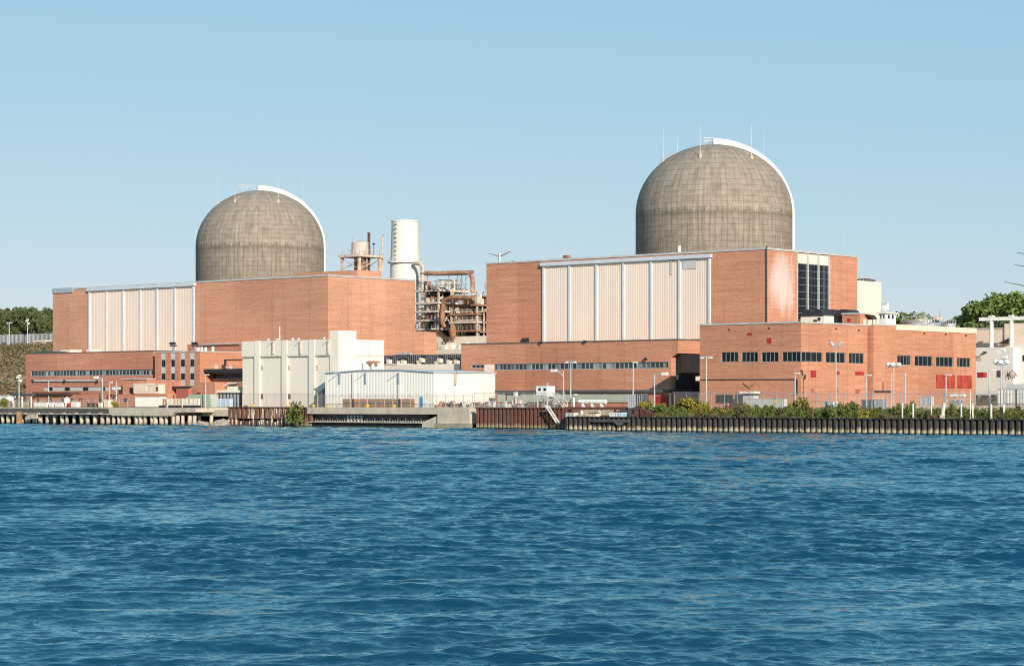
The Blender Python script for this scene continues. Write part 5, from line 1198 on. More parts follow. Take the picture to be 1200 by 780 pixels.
x = X(516.5, 344); tag(MB().lathe(x, 344, [(.55, GZ), (.6, GZ + .7), (.3, GZ + 1.2), (.05, GZ + 1.5)], 10).build('orange_tank', 'orange'), 'small orange drum at the corner of the white shed', 'drum')

# apron clutter
za_ = zr_ - .08
def crate(nm, px0, px1, pt, y, m, lab, cat, z0=za_, group=None, lid=None):
    x0, x1 = X(px0, y), X(px1, y); h = Z(pt, (px0 + px1) / 2, y); t = thing(nm, lab, cat, ((x0 + x1) / 2, y, z0), group)
    MB().box(x0, x1, y, y + min(1.6, max(.8, x1 - x0)), z0 + .1, h).build('body', m, t)
    b = MB()
    for xx in (x0 + .12, x1 - .12, (x0 + x1) / 2): b.box(xx - .05, xx + .05, y - .05, y - .003, z0 + .1, h)
    b.box(x0 + .1, x1 - .1, y + .1, y + .7, z0, z0 + .1); b.build('frame', lid or 'steel', t); 
    MB().box(x0 - .05, x1 + .05, y - .06, y + min(1.6, max(.8, x1 - x0)) + .05, h + .003, h + .12).build('lid', lid or m, t); return t
crate('tote_tank', 690, 698, 484.2, 335, 'tan', 'cream caged tote tank on the low apron', 'tote tank', lid='dark')
crate('tote_tank', 714, 720.8, 484, 335, 'bluebox', 'pale blue tote tank, the lighter of the pair under the rusty beam', 'tote tank', lid='white')
crate('tote_tank', 722, 729, 484, 335, 'bluebox2', 'slightly deeper blue tote tank beside the paler one', 'tote tank', lid='paint')
crate('storage_bin', 662, 672, 483, 335.5, 'greypanel', 'grey storage bin in the corner by the brown piling', 'bin', lid='rustdark')
for px0, px1, pt, m, lab in ((674, 682, 485.5, 'timber', 'pile of pale planks on the apron by the grey bin'), (700, 710, 486.5, 'rustdark', 'dark rusty scrap heap between the cream and blue tote tanks'), (731, 741, 485, 'concdark', 'dark scrap heap at the foot of the wing wall')):
    y = 336; x0, x1 = X(px0, y), X(px1, y); h = Z(pt, px0, y) - za_; b = MB(); q = random.Random(int(px0))
    for j in range(14): 
        xx = q.uniform(x0, x1 - .8); zz = za_ + q.uniform(0, h * .8); b.box(xx, xx + q.uniform(.6, 2), y + q.uniform(0, 1.2), y + 1.4, zz, zz + .16)
    tag(b.build('scrap_pile', m), lab, 'scrap pile')
y = 345.2; x0, x1 = X(679, y), X(710, y)
t = thing('white_tank', 'long white horizontal tank on legs before the green fascia', 'tank', ((x0 + x1) / 2, y, GZ)); zc = Z(470.5, 695, y)
MB().tube([(x0, y, zc), (x0 + .3, y, zc), (x1 - .3, y, zc), (x1, y, zc)], .42, 14).build('vessel', 'paint', t)
for f in (.15, .5, .85): xx = x0 + (x1 - x0) * f; MB().box(xx - .15, xx + .15, y - .4, y + .4, GZ, zc - .36).build('leg', 'paint', t)
x = X(672.5, 345); t = thing('satellite_post', 'white dish and lamp on a post beside the tee headed pole', 'post', (x, 345, GZ)); MB().tube([(x, 345, GZ), (x, 345, Z(462, 672, 345))], .2, 8).build('post', 'paint', t); MB().lathe(x + .5, 344.8, [(.1, Z(464, 673, 345)), (.5, Z(463, 673, 345)), (.62, Z(461.5, 673, 345))], 12).build('dish', 'paint', t)
for k, (a, c, lab) in enumerate(((735.8, 744, 'grey wrapped crate stack before the thin pole'), (744.4, 752.3, 'darker grey wrapped crate stack at the top of the wing wall'))):
    y = 340; x0, x1 = X(a, y), X(c, y); t = thing('wrapped_stack', lab, 'crate stack', ((x0 + x1) / 2, y, zr_), 'wrapped crate stacks'); zb_ = Z(477.6, a, y)
    MB().box(x0, x1, y, y + 2.2, zb_, Z(463 if k == 0 else 462, a, y)).build('stack', 'charcoal' if k else 'steel', t)
    b = MB()
    for f in (.05, .35, .65, .95): b.box(x0 + (x1 - x0) * f - .05, x0 + (x1 - x0) * f + .05, y - .06, y - .003, zb_, Z(462.6, a, y))
    b.build('frame', 'pole', t); MB().box(x0, x1, y, y + 2.2, zr_ - .1, zb_ - .003).build('base', 'concdark', t)

# things behind the right fence
y = 348.2; crate('power_cabinet', 873.5, 917, 467.6, y, 'greypanel', 'long grey power cabinet behind the fence below the dark windows', 'cabinet', GZ, lid='coping')
q = fr(907, 911, 469, 473, y); x = q[0]; MB().box(q[0], q[1], y - .07, y - .052, q[2], q[3]).build('warning_plate', 'yellow', bpy.data.objects['power_cabinet'])
y = 350; r = fr(868, 885, 458.4, 478, y); t = thing('meter_hut', 'grey hut with a flat white roof behind the power cabinet', 'hut', ((r[0] + r[1]) / 2, y, GZ))
MB().box(r[0] + .5, r[1] - .3, y, y + 1.6, GZ, r[3] - .8).build('wall', 'greypanel', t); MB().box(r[0], r[1], y - .5, y + 1.7, r[3] - .4, r[3]).build('roof', 'white', t); MB().box(r[0] + .5, r[1] - .3, y + .1, y + 1.5, r[3] - .797, r[3] - .403).build('gap', 'dark', t)
MB().box(r[0] - .9, r[0] + .3, y - .6, y + .2, r[3] - 1.6, r[3] - .6).build('floodlight', 'dark', t)
for px0, px1, pt, m, lab, cat in ((1009, 1022, 469, 'charcoal', 'dark grey grille unit by the dark notch of the brick wall', 'grille unit'), (1024, 1035, 468.4, 'steel', 'grey slatted unit right of the dark grille unit', 'grille unit'), (1077, 1089, 465.2, 'greypanel', 'pale switch box before the globe pole and red panels', 'switch box'), (1112, 1124, 469.5, 'steel', 'steel bench shaped box below the red panels', 'box'), (964, 976, 471, 'bluebox', 'low pale blue box behind the double floodlight pole', 'box')):
    crate('service_box', px0, px1, pt, 348.4, m, lab, cat, GZ)
x = X(853.3, 343.2); t = thing('traffic_cone', 'red and white marker post in the shrubs below the black grille', 'marker post', (x, 343.2, GZ)); MB().tube([(x, 343.2, GZ - .5), (x, 343.2, Z(473, 853, 343))], .16, 8).build('post', 'paint', t); MB().tube([(x, 343.1, GZ + .1), (x, 343.1, Z(474, 853, 343))], .22, 8).build('sleeve', 'redpaint', t)
t = None
for k in range(13):
    px = 1070 + 10.3 * k; y = 342.6; x0, x1 = X(px, y), X(px + 9.6, y); b = MB(); b.prism([(y - .35, GZ - .4), (y - .3, GZ - .15), (y - .12, GZ + .1), (y - .09, GZ + .75), (y + .09, GZ + .75), (y + .12, GZ + .1), (y + .3, GZ - .15), (y + .35, GZ - .4)], 'x', x0, x1)
    tag(b.build('concrete_barrier', 'conc'), 'pale concrete barrier in the row at the foot of the land fence', 'barrier', 'concrete barriers')
for px in (1119, 1128): 
    x = X(px, 346); t = thing('flood_lamp', 'white lamp cluster on a post, ' + ('closer to the red panels' if px < 1122 else 'at the end of the brick wall'), 'lamp', (x, 346, GZ)); zz = Z(464.5, px, 346)
    MB().tube([(x, 346, GZ), (x, 346, zz)], .12, 6).build('post', 'steel', t); MB().box(x - .8, x + .5, 345.6, 346.2, zz + .003, zz + .5).build('lamp', 'paint', t)

# left pier clutter
r_ = random.Random(5)
wb = [(39.5, 43.5), (44, 48), (49, 54), (57.5, 61), (64, 68.5), (69, 72.5), (83, 86.5), (87, 90)]
for a, c in wb:
    crate('white_bin', a, c, 471.3 + r_.uniform(-.6, .6), 343, 'white2', 'white bin in the row before the low brick building windows', 'bin', z_top, 'white bins on the pier', 'greypanel')
crate('red_drum_rack', 78.3, 81, 472.6, 342.6, 'redpaint', 'bright red box among the white bins', 'box', z_top, None, 'redpaint')
x = X(78.5, 343.8); tag(MB().lathe(x, 343.8, [(.5, z_top), (.5, z_top + .8), (.75, z_top + 1.1), (.75, z_top + 2.0), (.3, z_top + 2.5), (.05, z_top + 2.6)], 12).build('white_silo', 'white2'), 'small round white silo behind the bright red box', 'silo')
for a, c, pt, m, lab in ((101.5, 112, 472.5, 'rustdark', 'dark rusty machine on the pier below the curved lamp pole'), (115, 118.5, 472, 'white', 'pale cabinet just left of the curved lamp pole'), (121.5, 127, 468.5, 'tan', 'cream machine right of the curved lamp pole')):
    crate('deck_machine', a, c, pt, 342.8, m, lab, 'machine', z_top)
r = fr(158.6, 187, 465, 477, 342.5); t = thing('white_container', 'long white container beside the orange brick terrace', 'container', ((r[0] + r[1]) / 2, 343, z_top))
b = MB(); n = 26
b.box(r[0], r[1], 342.5, 344.6, z_top + .15, r[3])
for k in range(n): a = r[0] + (r[1] - r[0]) * k / n; w = (r[1] - r[0]) / n; b.box(a + .1 * w, a + .55 * w, 342.44, 342.499, z_top + .3, r[3] - .2)
b.build('body', 'white2', t); MB().box(r[0], r[1], 342.6, 344.5, z_top, z_top + .149).build('base', 'dark', t)
for k, (a, c, m) in enumerate(((188, 193, 'brick_dark'), (195.5, 205, 'white'), (205.5, 213, 'tan'), (213.5, 222, 'white2'), (222.5, 233, 'white'))):
    r = fr(a, c, 466.8, 477, 343.2); lab = ['small brick pier cabin next to the white container', 'white panel screen first after the brick cabin', 'tan panel screen among the white ones', 'brightest white panel screen before the grey shed', 'white panel screen at the end beside the pale lamp pole'][k]
    t = thing('panel_screen', lab, 'screen', ((r[0] + r[1]) / 2, 343.2, z_top)); MB().box(r[0], r[1], 343.2, 343.5 if k else 345, z_top + .1, r[3]).build('panel', m, t)
    b = MB()
    for xx in (r[0] + .1, r[1] - .1, (r[0] + r[1]) / 2): b.box(xx - .07, xx + .07, 343.05, 343.197, z_top, r[3] + .1)
    b.build('post', 'rack', t)
for k, px in enumerate((190, 201, 209, 218, 226, 232)):
    x = X(px, 341.5); tag(MB().tube([(x - .9, 341.5, z_top + .3), (x + .9, 341.5, z_top + .3)], .3, 10).box(x - .8, x - .5, 341.2, 341.8, z_top, z_top + .2).box(x + .5, x + .8, 341.2, 341.8, z_top, z_top + .2).build('gas_cylinder', 'dark'), 'dark cylinder lying on the pier before the panel screens', 'cylinder', 'dark cylinders on the pier')
y = 345; r = fr(12, 37, 460.8, 463.8, y); t = thing('dark_canopy', 'dark green canopy on white posts at the far end of the pier', 'canopy', ((r[0] + r[1]) / 2, y, z_top)); MB().box(r[0], r[1], y, y + 4, r[2], r[3]).build('roof', plain('slate_canvas', (.05, .07, .08), .6), t)
for px in (14, 25, 35.5): x = X(px, y); MB().tube([(x, y + .3, z_top), (x, y + .3, r[2])], .2, 8).build('post', 'paint', t)
for k in range(5): 
    px = 10 + 5.5 * k; x = X(px, 346.8); tag(MB().box(x - .8, x + .8, 346.6, 347.6, GZ, GZ + 1.4).box(x - .7, x + .7, 346.55, 346.6, GZ + .2, GZ + 1.1).build('pallet_box', 'timber'), 'stacked brown pallet box under the dark green canopy', 'pallet box', 'pallet boxes')
x0 = X(-6, 347.5); x1 = X(9, 347.5); tag(MB().box(x0, x1, 347.5, 350, GZ, Z(463.5, 5, 347.5)).box(x0, x1 + .2, 347.3, 350.1, Z(463.5, 5, 347.5) + .003, Z(462.8, 5, 347.5)).build('white_container', 'white2'), 'white container cut off by the picture edge behind the canopy', 'container')
# ------------------------------------------------------------------ far right: buildings, portal, lines
y = 462.0
def rslope(px, py, y): return X(px, y), Z(py, px, y)
x0, x1 = X(1120, y), X(1300, y); zt = Z(385.6, 1160, y)
t = thing('tan_building', 'long tan wall below the big green trees', 'building', (x0, y, 11)); MB().box(x0, x1, y, y + 14, 10, zt).build('wall', 'tan', t); MB().box(X(1178, y), x1, y - .4, y - .003, 10, zt + 1.2).build('wall', 'tan', t); MB().box(x0, X(1178, y) - .01, y - .15, y + 14, zt + .003, zt + .3).build('coping', 'coping', t)
b = MB(); b.prism([(X(1171, y - .9), Z(403, 1171, y)), (X(1184, y - .9), Z(402.5, 1184, y)), (X(1184, y - .9), Z(396.5, 1184, y))], 'y', y - 2, y - .41); b.build('stair_roof', 'dark', t)
b = MB()
for k in range(20):
    px = 1140 + k * 3.2; b.bar((X(px, y + 2), y + 2, zt), (X(px, y + 2), y + 2, zt + 1.6), .1)
b.bar((X(1140, y + 2), y + 2, zt + 1.6), (X(1202, y + 2), y + 2, zt + 1.6), .1); b.build('railing', 'concdark', t)
y = 448.0; x0, x1 = X(1138, y), X(1187.5, y); zt = Z(406.8, 1165, y); zb = 10.0; yb = y + 12
t = thing('white_building', 'plain white building with a brown window beside the brick block', 'building', ((x0 + x1) / 2, y, zb))
MB().box(x0, x1, y, y + 13.5, zb - 3, zt).build('wall', 'white2', t); MB().box(x1 + .003, X(1240, y), y + 2.5, y + 13, zb - 3, zt + .6).build('wing', 'white2', t)
q = fr(1144, 1149.6, 416.2, 422.4, y); MB().box(q[0], q[1], y - .08, y - .003, q[2], q[3]).build('window', 'rack', t); MB().box(q[0] + .25, q[1] - .9, y - .12, y - .081, q[2] + .2, q[3] - .2).build('pane', 'glass', t)
q = fr(1168.5, 1172.5, 434, 441.5, y); MB().box(q[0], q[1], y - .1, y - .003, q[2], q[3]).build('door', 'rustdark', t)
q = fr(1198.6, 1201, 416, 423, y + 2.5); MB().box(q[0], q[1], y + 2.4, y + 2.497, q[2], q[3]).build('window', 'glass', t)
b = MB(); q = fr(1153.5, 1156.5, 411.8, 413.5, y); b.box(q[0], q[1], y - .6, y - .003, q[2], q[3]); b.build('wall_lamp', 'dark', t)
y = 443; x0, x1 = X(1145, y), X(1152.3, y); zb_ = Z(442.3, 1148, y); t = thing('red_bin', 'red bin against the white building wall', 'bin', ((x0 + x1) / 2, y, zb_)); MB().box(x0, x1, y, y + 1.6, zb_, Z(436.8, 1148, y)).build('body', 'redpaint', t); MB().box(x0 - .1, x1 + .1, y - .1, y + 1.7, Z(436.8, 1148, y) + .003, Z(436.2, 1148, y)).build('lid', 'red', t)
b = MB(); q = random.Random(3); y = 441; t = None
for k in range(16):
    px = 1176 + q.uniform(0, 16); a = (X(px, y), y + q.uniform(-1, 1), Z(q.uniform(440, 445), px, y)); px2 = 1184 + q.uniform(-5, 5); b.bar(a, (X(px2, y), y + q.uniform(-1, 1), Z(q.uniform(433, 439), px2, y)), .22)
tag(b.build('timber_heap', 'timber'), 'heap of leaning timber beams before the white building', 'timber heap')
y = 455; zb_ = Z(406, 1150, y); zt_ = Z(373.2, 1170, y)
t = thing('portal_frame', 'white steel portal frame standing over the white building', 'portal frame', (X(1174, y), y, zb_))
for px in (1161.9, 1185.3): MB().tube([(X(px, y), y, 15), (X(px, y), y, zt_ - .5)], .45, 12).build('post', 'paint', t)
MB().box(X(1148.3, y), X(1206, y), y - .45, y + .45, zt_ - .45, zt_ + .35).build('beam', 'paint', t)
for px in (1161.9, 1185.3): MB().box(X(px, y) - .5, X(px, y) + .5, y - .55, y + .55, zt_ + .36, zt_ + .7).build('cap_plate', 'paint', t)
y = 346.3; x0, x1 = X(1169, y), X(1225, y)
t = thing('storage_container', 'pale ribbed storage container behind the fence by the globe lamps', 'container', ((x0 + x1) / 2, y, GZ)); z1 = Z(455.8, 1190, y); b = MB(); b.box(x0, x1, y, y + 2.5, GZ + .1, z1)
k = x0
while k < x1 - .4: b.box(k + .05, k + .3, y - .08, y - .002, GZ + .3, z1 - .2); k += .6
b.build('body', 'white2', t); MB().box(x0 - .1, x1 + .1, y - .15, y + 2.6, z1 + .003, z1 + .15).build('roof', 'greypanel', t); MB().box(X(1191, y), X(1192.5, y), y - .2, y - .09, GZ + .1, z1).build('door', 'charcoal', t)
y = 350; tag(MB().prism([(X(1176, y), z1 - .5), (X(1200, y), z1 - .5), (X(1200, y), Z(449.5, 1200, y)), (X(1180, y), Z(449.8, 1180, y))], 'y', y, y + 4).build('shed_roof', 'greypanel'), 'low grey shed roof just above the ribbed container', 'shed roof')
# transmission poles with upswept arms
def pylon(px, y, zbase, arms, label, top):
    x = X(px, y); t = thing('transmission_pole', label, 'pole', (x, y, zbase), 'transmission poles')
    MB().tube([(x, y, zbase), (x, y, Z(top, px, y))], .75 if y < 560 else .9, 10, .45).build('mast', 'pole', t)
    for (pl, pyl, pm, pym, pr_, pyr) in arms:
        MB().tube([(X(pl, y), y, Z(pyl, pl, y)), (X(pm, y), y, Z(pym, pm, y))], .16, 6, .36).build('arm', 'pole', t); MB().tube([(X(pr_, y), y, Z(pyr, pr_, y)), (X(pm, y), y, Z(pym, pm, y))], .16, 6, .36).build('arm', 'pole', t)
pylon(585.7, 520, 8, [(572.5, 296.6, 585.7, 300, 598.8, 294.2), (570.5, 308, 585.7, 312, 602, 305)], 'grey transmission pole with upswept arms behind the nearer hall', 297)
pylon(1222, 520, 12, [(1192, 295.7, 1222, 300.5, 1252, 292), (1188.5, 309.6, 1222, 316, 1255, 305), (1176.7, 329.6, 1222, 339, 1265, 326)], 'transmission pole off the frame whose arms reach in at the edge', 285)
# left retaining wall and pole
y = 478.0; x0, x1 = X(-40, y), X(75, y)
t = thing('retaining_wall', 'tall grey concrete retaining wall below the wooded ridge', 'retaining wall', ((x0 + x1) / 2, y, 20)); MB().box(x0, x1, y, y + 2, 16, Z(391.2, 30, y)).build('wall', 'retain', t)
b = MB()
for px in range(-36, 75, 5): x = X(px, y); b.box(x - .35, x + .35, y - .4, y - .003, 16, Z(391.6, 30, y))
b.build('buttress', 'retain', t)
y = 470; r = fr(41, 51.5, 400, 408.5, y); tag(MB().box(r[0], r[1], y, y + 3, r[2] - 2, r[3]).box(r[0] - .2, r[1] + .2, y - .2, y + 3.2, r[3] + .003, r[3] + .4).build('hillside_hut', 'white'), 'small pale hut at the foot of the grey retaining wall', 'hut')
pole(10.8, 378, 470, 'tee', 'pale pole with crossbar before the grey retaining wall', 21, .2)
pole(32.2, 376, 474, 'camera', 'lamp pole against the trees above the retaining wall', 22, .18)

# ------------------------------------------------------------------ land
def hgt(x, y):
    """ground height: level plant grade, hill on the far side, knoll to the near side"""
    def ss(a, b, v): u = min(1, max(0, (v - a) / (b - a))); return u * u * (3 - 2 * u)
    h = GZ - .02
    left = ss(-528, -575, x) * (ss(356, 475, y) * 20.4 + ss(474, 520, y) * 7.6)
    h += left
    h += ss(436, 460, y) * ss(-262, -236, x) * 5.6 + ss(474, 560, y) * ss(-300, -220, x) * 6.8
    h += ss(490, 900, y) * 12
    n = noise.noise(Vector((x * .05, y * .05, 0))) * 1.2 + noise.noise(Vector((x * .2, y * .2, 3))) * .4
    if left > .2 or y > 470 or (x > -262 and y > 436): h += n * min(1, left / 4 + (1 if y > 470 else 0) + .4)
    return h
xs = [-3000, -2000, -1400, -1000, -800] + list(np.arange(-700, -100, 4.0)) + [0, 100, 200, 400, 800, 1500]
ys = [QY + 4.2] + list(np.arange(350, 620, 5.0)) + [660, 720, 800, 900, 1100, 1500, 2200, 3500]
V = [(x, yy, hgt(x, yy)) for yy in ys for x in xs]; nx = len(xs)
Fc = [(j * nx + i, j * nx + i + 1, (j + 1) * nx + i + 1, (j + 1) * nx + i) for j in range(len(ys) - 1) for i in range(nx - 1)]
b = MB(); b.v = V; b.f = Fc; b.mi = [0] * len(Fc)
for i in range(nx - 1): b.face([(xs[i], ys[0], -3), (xs[i + 1], ys[0], -3), (xs[i + 1], ys[0], V[i + 1][2]), (xs[i], ys[0], V[i][2])])
o = b.build('ground', 'ground', None, (0, 0, 0), True); structure(o)
# sloping bank behind the right wall
b = MB(); xb0, xb1 = X(746, 334), X(1275, 334); nb = 140; rows = [(WY_ + .95, zr_ - .05), (WY_ + 3, zr_ + .4), (WY_ + 7, GZ - .7), (WY_ + 10.5, GZ - .05), (QY + 4.4, GZ)]
g = [[(xb0 + (xb1 - xb0) * i / nb, yy, zz + (noise.noise(Vector((i * .4, yy, 0))) * .25 if 0 < j < 3 else 0)) for i in range(nb + 1)] for j, (yy, zz) in enumerate(rows)]
for j in range(len(rows) - 1):
    for i in range(nb): b.face([g[j][i], g[j][i + 1], g[j + 1][i + 1], g[j + 1][i]])
structure(b.build('river_bank', 'ground', None, (0, 0, 0), False))
def bank_z(y):
    for (a, za), (c, zc) in zip(rows, rows[1:]):
        if a <= y <= c: return za + (zc - za) * (y - a) / (c - a)
    return GZ

# ------------------------------------------------------------------ vegetation
def leaf_quads(rng, centers, radii, per, size, squash=.8):
    """leaf-sized quads spread through clumps; returns vertex and face arrays"""
    out = []
    for c, r in zip(centers, radii):
        n = per; d = rng.normal(size=(n, 3)); d /= np.linalg.norm(d, axis=1, keepdims=True); rad = r * rng.uniform(.35, 1.0, (n, 1)) ** .6
        p = c + d * rad * np.array([1, 1, squash])
        a = rng.normal(size=(n, 3)); a /= np.linalg.norm(a, axis=1, keepdims=True)
        nrm = d * .6 + a * .8; nrm[:, 2] += .35; nrm /= np.linalg.norm(nrm, axis=1, keepdims=True)
        t1 = np.cross(nrm, rng.normal(size=(n, 3))); t1 /= np.linalg.norm(t1, axis=1, keepdims=True); t2 = np.cross(nrm, t1)
        s = size * rng.uniform(.55, 1.3, (n, 1)); w = s * rng.uniform(.45, .8, (n, 1))
        out.append(np.stack([p - t1 * s, p + t2 * w, p + t1 * s, p - t2 * w], 1))
    q = np.concatenate(out).reshape(-1, 3); k = len(q) // 4
    return q, np.arange(k * 4).reshape(-1, 4)
def mesh_np(name, v, f, m):
    me = bpy.data.meshes.new(name); me.vertices.add(len(v)); me.vertices.foreach_set('co', v.astype(np.float32).ravel())
    me.loops.add(f.size); me.loops.foreach_set('vertex_index', f.ravel().astype(np.int32)); me.polygons.add(len(f)); me.polygons.foreach_set('loop_start', np.arange(0, f.size, f.shape[1], dtype=np.int32))
    me.materials.append(M[m]); me.update(calc_edges=True); return me
def make_tree(seed, h, spread, m, per=60, size=.42, nclump=46, ra=.10, rb=.19):
    rng = np.random.default_rng(seed); cs, rs = [], []
    for k in range(nclump):
        u = rng.uniform(.22, 1.0); ang = rng.uniform(0, 6.283); prof = math.sin(min(1, (u - .12) / .62) * math.pi * .55) * (1 if u < .72 else max(.25, 1 - (u - .72) * 2.4))
        rr_ = spread * prof * rng.uniform(.35, 1.0); cs.append([rr_ * math.cos(ang), rr_ * math.sin(ang), h * u * rng.uniform(.94, 1.02)]); rs.append(rng.uniform(ra, rb) * h)
    v, f = leaf_quads(rng, np.array(cs), rs, per, size); crown = mesh_np('crown', v, f, m)
    b = MB(); b.tube([(0, 0, -1.5), (rng.uniform(-.3, .3), rng.uniform(-.3, .3), h * .35), (rng.uniform(-.6, .6), rng.uniform(-.6, .6), h * .82)], h * .028, 8, h * .008)
    for k in range(0, nclump, 3):
        c = cs[k]; z0 = max(h * .15, c[2] - h * .25); b.tube([(0, 0, z0), (c[0] * .5, c[1] * .5, (z0 + c[2]) / 2 + .2), tuple(c)], h * .010, 5, h * .003)
    me = bpy.data.meshes.new('trunk'); me.from_pydata(b.v, [], b.f); me.materials.append(M['bark']); me.update(); return crown, me
TREES = [make_tree(s, 14, 5.2, 'leaf_far', 56, .42, 60, .06, .12) for s in (1, 2, 3)] + [make_tree(s, 16, 6.6, 'leaf', 64, .36, 84, .052, .105) for s in (4, 5, 6)]
def tree(i, x, y, z, s, label, group, rz=0):
    t = thing('tree', label, 'tree', (x, y, z), group); t.rotation_euler = (0, 0, rz); t.scale = (s, s, s * 1.0)
    for nm, me in zip(('crown', 'trunk'), TREES[i]):
        o = bpy.data.objects.new(nm, me); C.objects.link(o); o.parent = t
    return t
r_ = random.Random(31)
for k in range(46):
    px = -14 + 90 * (k % 23) / 22 + r_.uniform(-2, 2); y = (494 if k < 23 else 512) + r_.uniform(-5, 8); x = X(px, y); gz = hgt(x, y) - 1
    top = Z(362 + r_.uniform(-3, 8) - (2 if 12 < px < 30 else 0) + (3 if px < 4 else 0), px, y); s = max(.5, (top - gz) / 14.6)
    tree(r_.randrange(3), x, y, gz, s, 'leafy tree in the wooded ridge above the grey retaining wall', 'trees on the ridge', r_.uniform(0, 6.28))
for k in range(15):
    px = 1140 + 76 * (k % 8) / 7 + r_.uniform(-2, 2); y = 484 + (0 if k < 8 else 12) + r_.uniform(-3, 4); x = X(px, y); gz = hgt(x, y) - 1
    tp = 374 - 36 * min(1, max(0, (px - 1134) / 34)) ** .8 + r_.uniform(-3, 7); s = (Z(tp, px, y) - gz) / 16.8
    tree(3 + r_.randrange(3), x, y, gz, s, 'big green tree in the stand behind the white portal frame', 'trees behind the portal frame', r_.uniform(0, 6.28))
for k, (px, tp, lab) in enumerate(((1063, 361.5, 'bright green tree top just right of the lookout cabin'), (1072, 364, 'smaller green tree top left of the grey tank rim'), (1056, 368, 'low green tree top touching the lookout cabin'))):
    y = 500 + 4 * k; x = X(px, y); gz = hgt(x, y) - 1; tree(3 + k, x, y, gz, (Z(tp, px, y) - gz) / 16.8 * 1.0, lab, None, k)
for k in range(7):
    px = 1108 + 5 * k; y = 560 + r_.uniform(-6, 6); x = X(px, y); gz = hgt(x, y) - 1; tree(r_.randrange(3), x, y, gz, (Z(375 + r_.uniform(-2, 3) - (1.6 * max(0, k - 2)), px, y) - gz) / 14.8, 'distant low tree between the grey tanks and the big trees', 'distant trees', r_.uniform(0, 6.28))
for k in range(3):
    px = 569 + k; y = 600; x = X(px, y); gz = hgt(x, y) - 1; tree(k, x, y, gz, (Z(346, px, y) - gz) / 14.6, 'far tree seen in the gap beside the bent lamp post', 'trees in the gap', k)

# shrubs on the bank
def make_shrub(seed, m, h, w, n=9, per=70, size=.15):
    rng = np.random.default_rng(seed); cs, rs = [], []
    for k in range(n):
        a = rng.uniform(0, 6.283); rr_ = w * rng.uniform(0, .8); cs.append([rr_ * math.cos(a), rr_ * math.sin(a), h * rng.uniform(.15, .85)]); rs.append(rng.uniform(.22, .42) * h)
    v, f = leaf_quads(rng, np.array(cs), rs, per, size, .95); crown = mesh_np('foliage', v, f, m); b = MB()
    for c in cs[::2]: b.tube([(0, 0, -.3), (c[0] * .6, c[1] * .6, c[2] * .6), tuple(c)], .04, 4, .015)
    me = bpy.data.meshes.new('stem'); me.from_pydata(b.v, [], b.f); me.materials.append(M['bark']); me.update(); return crown, me
SH = {}
for m, nm in (('leaf_green', 'green'), ('leaf_yellow', 'yellow'), ('leaf_olive', 'olive')):
    SH[nm] = [make_shrub(s + len(nm), m, 1.7, 1.15) for s in (11, 22, 33)]
SLAB = {'green': 'green shrub in the growth above the black piling', 'yellow': 'yellowing shrub in the growth above the black piling', 'olive': 'dry olive brown shrub in the growth above the black piling'}
def shrub(kind, x, y, z, s, label, group, sz=1.0):
    t = thing('shrub', label, 'shrub', (x, y, z), group); t.rotation_euler = (0, 0, r_.uniform(0, 6.28)); t.scale = (s, s, s * sz)
    for nm, me in zip(('foliage', 'stem'), SH[kind][r_.randrange(3)]):
        o = bpy.data.objects.new(nm, me); C.objects.link(o); o.parent = t
for k in range(140):
    f = k / 140; px = 760 + 455 * f + r_.uniform(-3, 3); y = WY_ + r_.choice((1.6, 3.5, 5.5, 7.5)) + r_.uniform(-.5, .8)
    if px < 790 and y < WY_ + 4: y = WY_ + 4.5
    kind = r_.choices(('green', 'yellow', 'olive'), (6, 1.1 if px < 960 else .5, 3))[0]; s = r_.uniform(.45, 1.05) * (1.0 if px < 1000 else .85)
    shrub(kind, X(px, y), y, bank_z(y) - .15, s, SLAB[kind], kind + ' shrubs on the bank', r_.uniform(.6, 1.5))
for px, pt, kind, lab in ((799, 464.5, 'yellow', 'tall bright yellow shrub below the black recess'), (808, 466.5, 'yellow', 'broad golden shrub next to the tallest yellow one'), (773, 470, 'yellow', 'yellow shrub at the foot of the red door'), (827, 467, 'yellow', 'yellow shrub at the foot of the tee headed pole'), (935, 464.5, 'yellow', 'tall pale yellow shrub at the brick building corner'), (1000, 468, 'green', 'dark green bush left of the dark notch in the brick wall'), (754, 466, 'yellow', 'thin yellow shrub beside the grey crate stacks'), (1010, 478, 'yellow', 'small bright shrub right above the piling below the thin pole'), (944, 470, 'green', 'green shrub right of the tall pale yellow one')):
    y = WY_ + (8 if px not in (1010,) else 1.7); x = X(px, y); z = bank_z(y) - .2; s = (Z(pt, px, y) - z) / 1.9
    shrub(kind, x, y, z, s, lab, None, 1.0 if s < 1.5 else 1.1)
y = QY - 2.4; z = .8; shrub('green', X(348, y), y, z, (Z(468, 348, y) - z) / 2.2, 'big leafy green shrub hanging over the dark rusty piling', None, 1.05); shrub('green', X(345.5, y), y, z, 1.7, 'lower green shrub at the foot of the big leafy one', None)
shrub('yellow', X(135.5, 341.5), 341.5, z_top - .1, (Z(469, 135, 341) - z_top) / 1.7, 'bright yellow bush on the pier below the pole with crossed arms', None)
shrub('green', X(4, 342), 342, z_top - .1, (Z(465.5, 4, 342) - z_top) / 1.7, 'green bush at the very edge on the pier', None)
shrub('olive', X(226, 338), 338, .8, .8, 'olive tuft of weeds among the shore boulders', None)
shrub('olive', X(288, QY), QY, z5 - .1, .5, 'low olive weeds on top of the streaked piling', None, .6)

